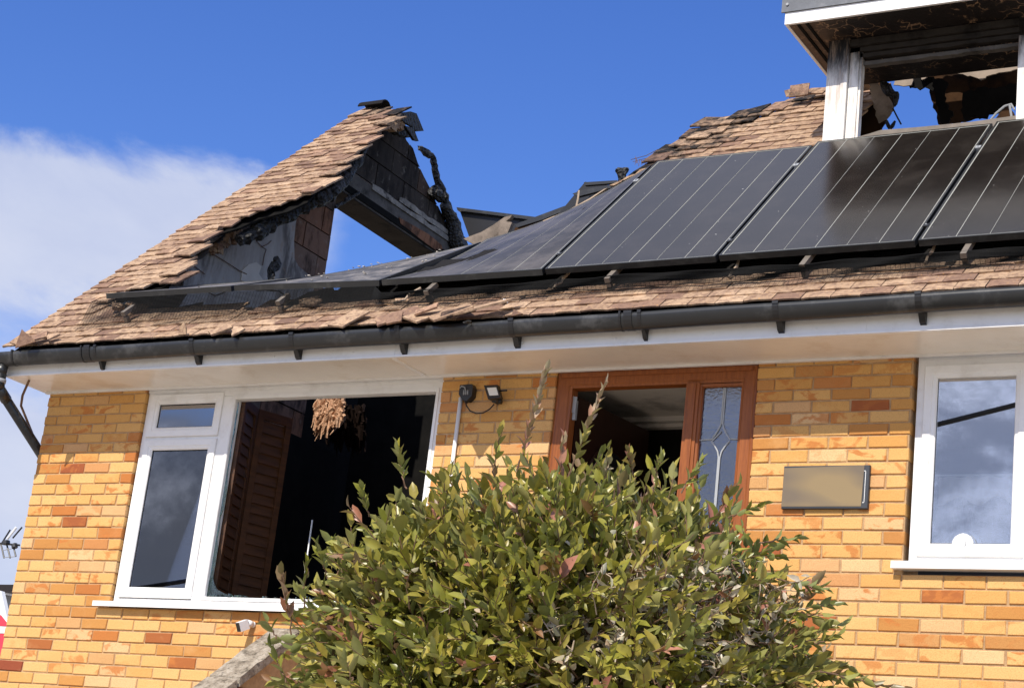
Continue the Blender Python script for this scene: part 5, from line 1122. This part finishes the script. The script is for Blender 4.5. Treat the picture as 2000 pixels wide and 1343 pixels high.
for k in range(4600):
    v = NPR.normal(size=3); v /= np.linalg.norm(v)
    if v[2] < -.55 or v[1] > .45: continue
    th = math.atan2(v[0], -v[1]); ph = math.asin(v[2]); r = crown(th, ph) * (U_(.86, 1.0) if rnd() < .62 else U_(.35, .90))
    if v[2] > .2: r *= 1 + .05 * min(1, v[2])
    p = bpos(*v, r); out = nrm(HX * v[0] / RXW + HR * v[1] / RYD + np.array([0, 0, v[2] / RZH]))
    sx_, sy_, _ = px(p)
    # bare, dry patch low on the right of the middle
    dry = max(0, 1 - ((sx_ - 1290) / 260) ** 2 - ((sy_ - 1245) / 150) ** 2); dry2 = max(0, 1 - ((sx_ - 1190) / 120) ** 2 - ((sy_ - 1300) / 90) ** 2); dry = max(dry, dry2 * .8)
    q = rnd()
    if dry > 0 and q < dry * .55:
        if rnd() < .55:
            for _ in range(random.randint(1, 3)):
                leaves.append((p + NPR.normal(size=3) * .03, nrm(NPR.normal(size=3) + out * .4), nrm(NPR.normal(size=3)), U_(.03, .06), U_(.88, 1.)))
        continue
    d = nrm(out * .95 + np.array([0, 0, .38]) + NPR.normal(size=3) * .48)
    patch = math.sin(p[0] * 5.1 + 1) * math.sin(p[2] * 4.7 + .4) * .09 + math.sin(p[0] * 11 + p[2] * 9) * .05
    tone = .38 + patch + U_(-.16, .18)
    if rnd() < .10: tone = U_(.5, .62)
    if rnd() < .05: tone = U_(.66, .72)
    shoot(p, d, random.randint(6, 10), U_(.085, .120), tone, tip=(U_(.45, .58) if rnd() < .25 else U_(.68, .80) if rnd() < .08 else None))
# outline shoots standing proud, pixel positions of tips given as (base, tip)
def big(b, t, n, ll, tone, tip=None, spread=.62, depth=BD - .25, gap=.62, r=.0034):
    B0 = CAM + ray(*b) * depth; T0 = CAM + ray(*t) * (depth + U_(-.05, .05)); d = T0 - B0; L_ = np.linalg.norm(d)
    pts = [B0 + d * i / 10 + NPR.normal(size=3) * .004 for i in range(11)]; twigs.tube(pts, [r * (1 - .06 * i) for i in range(11)], 6)
    side = nrm(np.cross(d, toC)); dn = nrm(d); a0 = U_(0, 6)
    for i in range(n):
        f = (i + .6) / n; f = .18 + .82 * f; p = B0 + d * f; a = a0 + i * 2.4; s2 = np.cross(dn, side); sp = spread * (1.2 - .9 * f) + U_(-.08, .08)
        leaves.append((p, nrm(dn * math.cos(sp) + (side * math.cos(a) + s2 * math.sin(a)) * math.sin(sp)), nrm(dn + NPR.normal(size=3) * .2), ll * U_(.8, 1.1) * (1 - .3 * f), (tip if (tip is not None and f > .5) else tone) + U_(-.03, .03)))
big((1010, 920), (1068, 722), 26, .066, .80, .85, .62, r=.0042); big((1108, 935), (1183, 745), 24, .070, .54, .85, .62)
big((962, 930), (978, 838), 8, .075, .36, .58); big((792, 955), (778, 872), 13, .078, .30, .66, .8); big((1238, 930), (1228, 880), 7, .07, .70, .74)
big((570, 1235), (550, 1118), 8, .085, .72, .75, .4); big((590, 1200), (598, 1100), 9, .07, .30); big((1092, 960), (1100, 850), 7, .07, .78, .80, .35)
big((540, 1245), (522, 1212), 4, .08, .28, None, 1.); big((1520, 1130), (1612, 1150), 9, .07, .22, None, .7); big((1540, 1190), (1640, 1178), 9, .07, .24, None, .7)
big((1590, 1260), (1640, 1235), 7, .07, .46, None, .8); big((1600, 1310), (1765, 1345), 12, .075, .66, .72, .6, BD - .6); big((1330, 960), (1370, 900), 8, .07, .3); big((1420, 1010), (1490, 985), 7, .068, .3)
big((640, 1130), (618, 1060), 7, .072, .28); big((720, 1010), (706, 955), 8, .07, .3); big((1480, 1060), (1560, 1050), 8, .07, .27); big((560, 1330), (530, 1262), 7, .08, .3); big((1280, 930), (1290, 892), 6, .07, .34); big((1180, 940), (1186, 902), 6, .07, .9)
for b, t, tn in (((868, 1300), (850, 1268), .62), ((690, 1330), (672, 1290), .58), ((1290, 1130), (1330, 1085), .6), ((1365, 1100), (1400, 1070), .56), ((1290, 1340), (1240, 1300), .63), ((1180, 1330), (1160, 1290), .60)):
    big(b, t, 9, .085, tn, None, 1.05, BD - .93)
# bare twigs and dried curled leaves in the dry patch
for k in range(330):
    v = NPR.normal(size=3); v /= np.linalg.norm(v)
    x, y = 1280 + NPR.normal() * 125, 1245 + NPR.normal() * 90; x = min(x, 1500); y = max(y, 1120); dep = BD - max(.12, 1 - ((x - 1092) / 500) ** 2 - ((y - 1392) / 430) ** 2) ** .5 * U_(.70, .84); p = CAM + ray(x, y) * dep; d = nrm(NPR.normal(size=3) * .8 + np.array([0, 0, .5]) + HX * NPR.normal() * .6); n_ = 5; pts = [p]
    for i in range(n_): d = nrm(d + NPR.normal(size=3) * .35); pts.append(pts[-1] + d * U_(.02, .05))
    (pale if rnd() < .5 else twigs).tube(pts, [U_(.0018, .0042) * (1 - .12 * i) for i in range(len(pts))], 4, cap=False)
    for i in range(random.randint(1, 5)): leaves.append((pts[random.randint(1, n_)], nrm(NPR.normal(size=3)), nrm(NPR.normal(size=3)), U_(.028, .06), U_(.88, 1.) if rnd() < .85 else U_(.72, .80)))
for k in range(130):  # interior branches
    t = U_(-1.2, 1.2); base = bc + np.array([0, 0, -1.5]) + HX * U_(-.3, .3) + HR * U_(-.3, .2); v = np.array([math.sin(t) * U_(.4, 1), U_(-1, .3), U_(-.3, 1)]); e_ = bpos(*nrm(v), .86); mid = (base + e_) / 2 + NPR.normal(size=3) * .07
    twigs.tube([base, (base + mid) / 2 + NPR.normal(size=3) * .03, mid, (mid + e_) / 2 + NPR.normal(size=3) * .03, e_], [.016, .012, .008, .006, .003], 5, cap=False)
# pale dead leaves scattered through
for k in range(700):
    v = NPR.normal(size=3); v /= np.linalg.norm(v)
    if v[1] > 0 or v[2] < -.3: continue
    leaves.append((bpos(*v, U_(.86, 1.0)), nrm(NPR.normal(size=3)), nrm(NPR.normal(size=3)), U_(.03, .055), U_(.86, 1.)))
print('leaves', len(leaves))
# the 300 nearest, largest leaves in view are separate parts
sc2 = []
for i, (p, d, u, L_, tn) in enumerate(leaves):
    x, y, z = px(p); ax = abs(nrm(np.cross(d, toC)) @ np.cross(d, toC)); sc2.append((-(L_ / z) * ax if (0 < x < 2000 and 0 < y < 1343 and z < BD + .1) else 9, i))
sc2.sort(); lp = {i for s_, i in sc2[:298]}
lm = MB(); V_all = []; F_all = []; T_all = []; off = 0
for i, (p, d, u, L_, tn) in enumerate(leaves):
    j = random.randint(0, 9); B_ = basis(d, u) * L_
    if i in lp:
        M4 = Matrix(((B_[0, 0], B_[0, 1], B_[0, 2], p[0]), (B_[1, 0], B_[1, 1], B_[1, 2], p[1]), (B_[2, 0], B_[2, 1], B_[2, 2], p[2]), (0, 0, 0, 1)))
        o = link('leaf', leafmesh[j], bush, M4); o['tone'] = float(tn)
    else:
        v, f = LVa[j]; V_all.append(v @ B_.T + p); F_all += [tuple(off + q for q in ff) for ff in f]; off += len(v); T_all += [tn] * len(v)
lm.v = [tuple(q) for q in np.concatenate(V_all)]; lm.f = F_all; lm.tone = T_all; lm.char = [0] * len(T_all)
tag(lm.build('leaf', MT['leaf'], bush, smooth=True, fix=False), kind='stuff')
tag(twigs.build('twig', MT['twig'], bush, fix=False), kind='stuff'); tag(pale.build('twig', MT['palewood'], bush, fix=False), kind='stuff')
m = MB(); gb_ = gz(bc[1]); base = np.array([bc[0], bc[1], gb_ - .05])
m.tube([base, base + np.array([.02, .01, .35]), bc + np.array([0, 0, -1.0])], [.07, .06, .045], 10); m.build('trunk', MT['twig'], bush)
settle(bush); tag(bush, 'large rounded evergreen shrub with glossy olive leaves, pink shoots and a dry bare patch', 'shrub')
print('objects', len(bpy.data.objects))
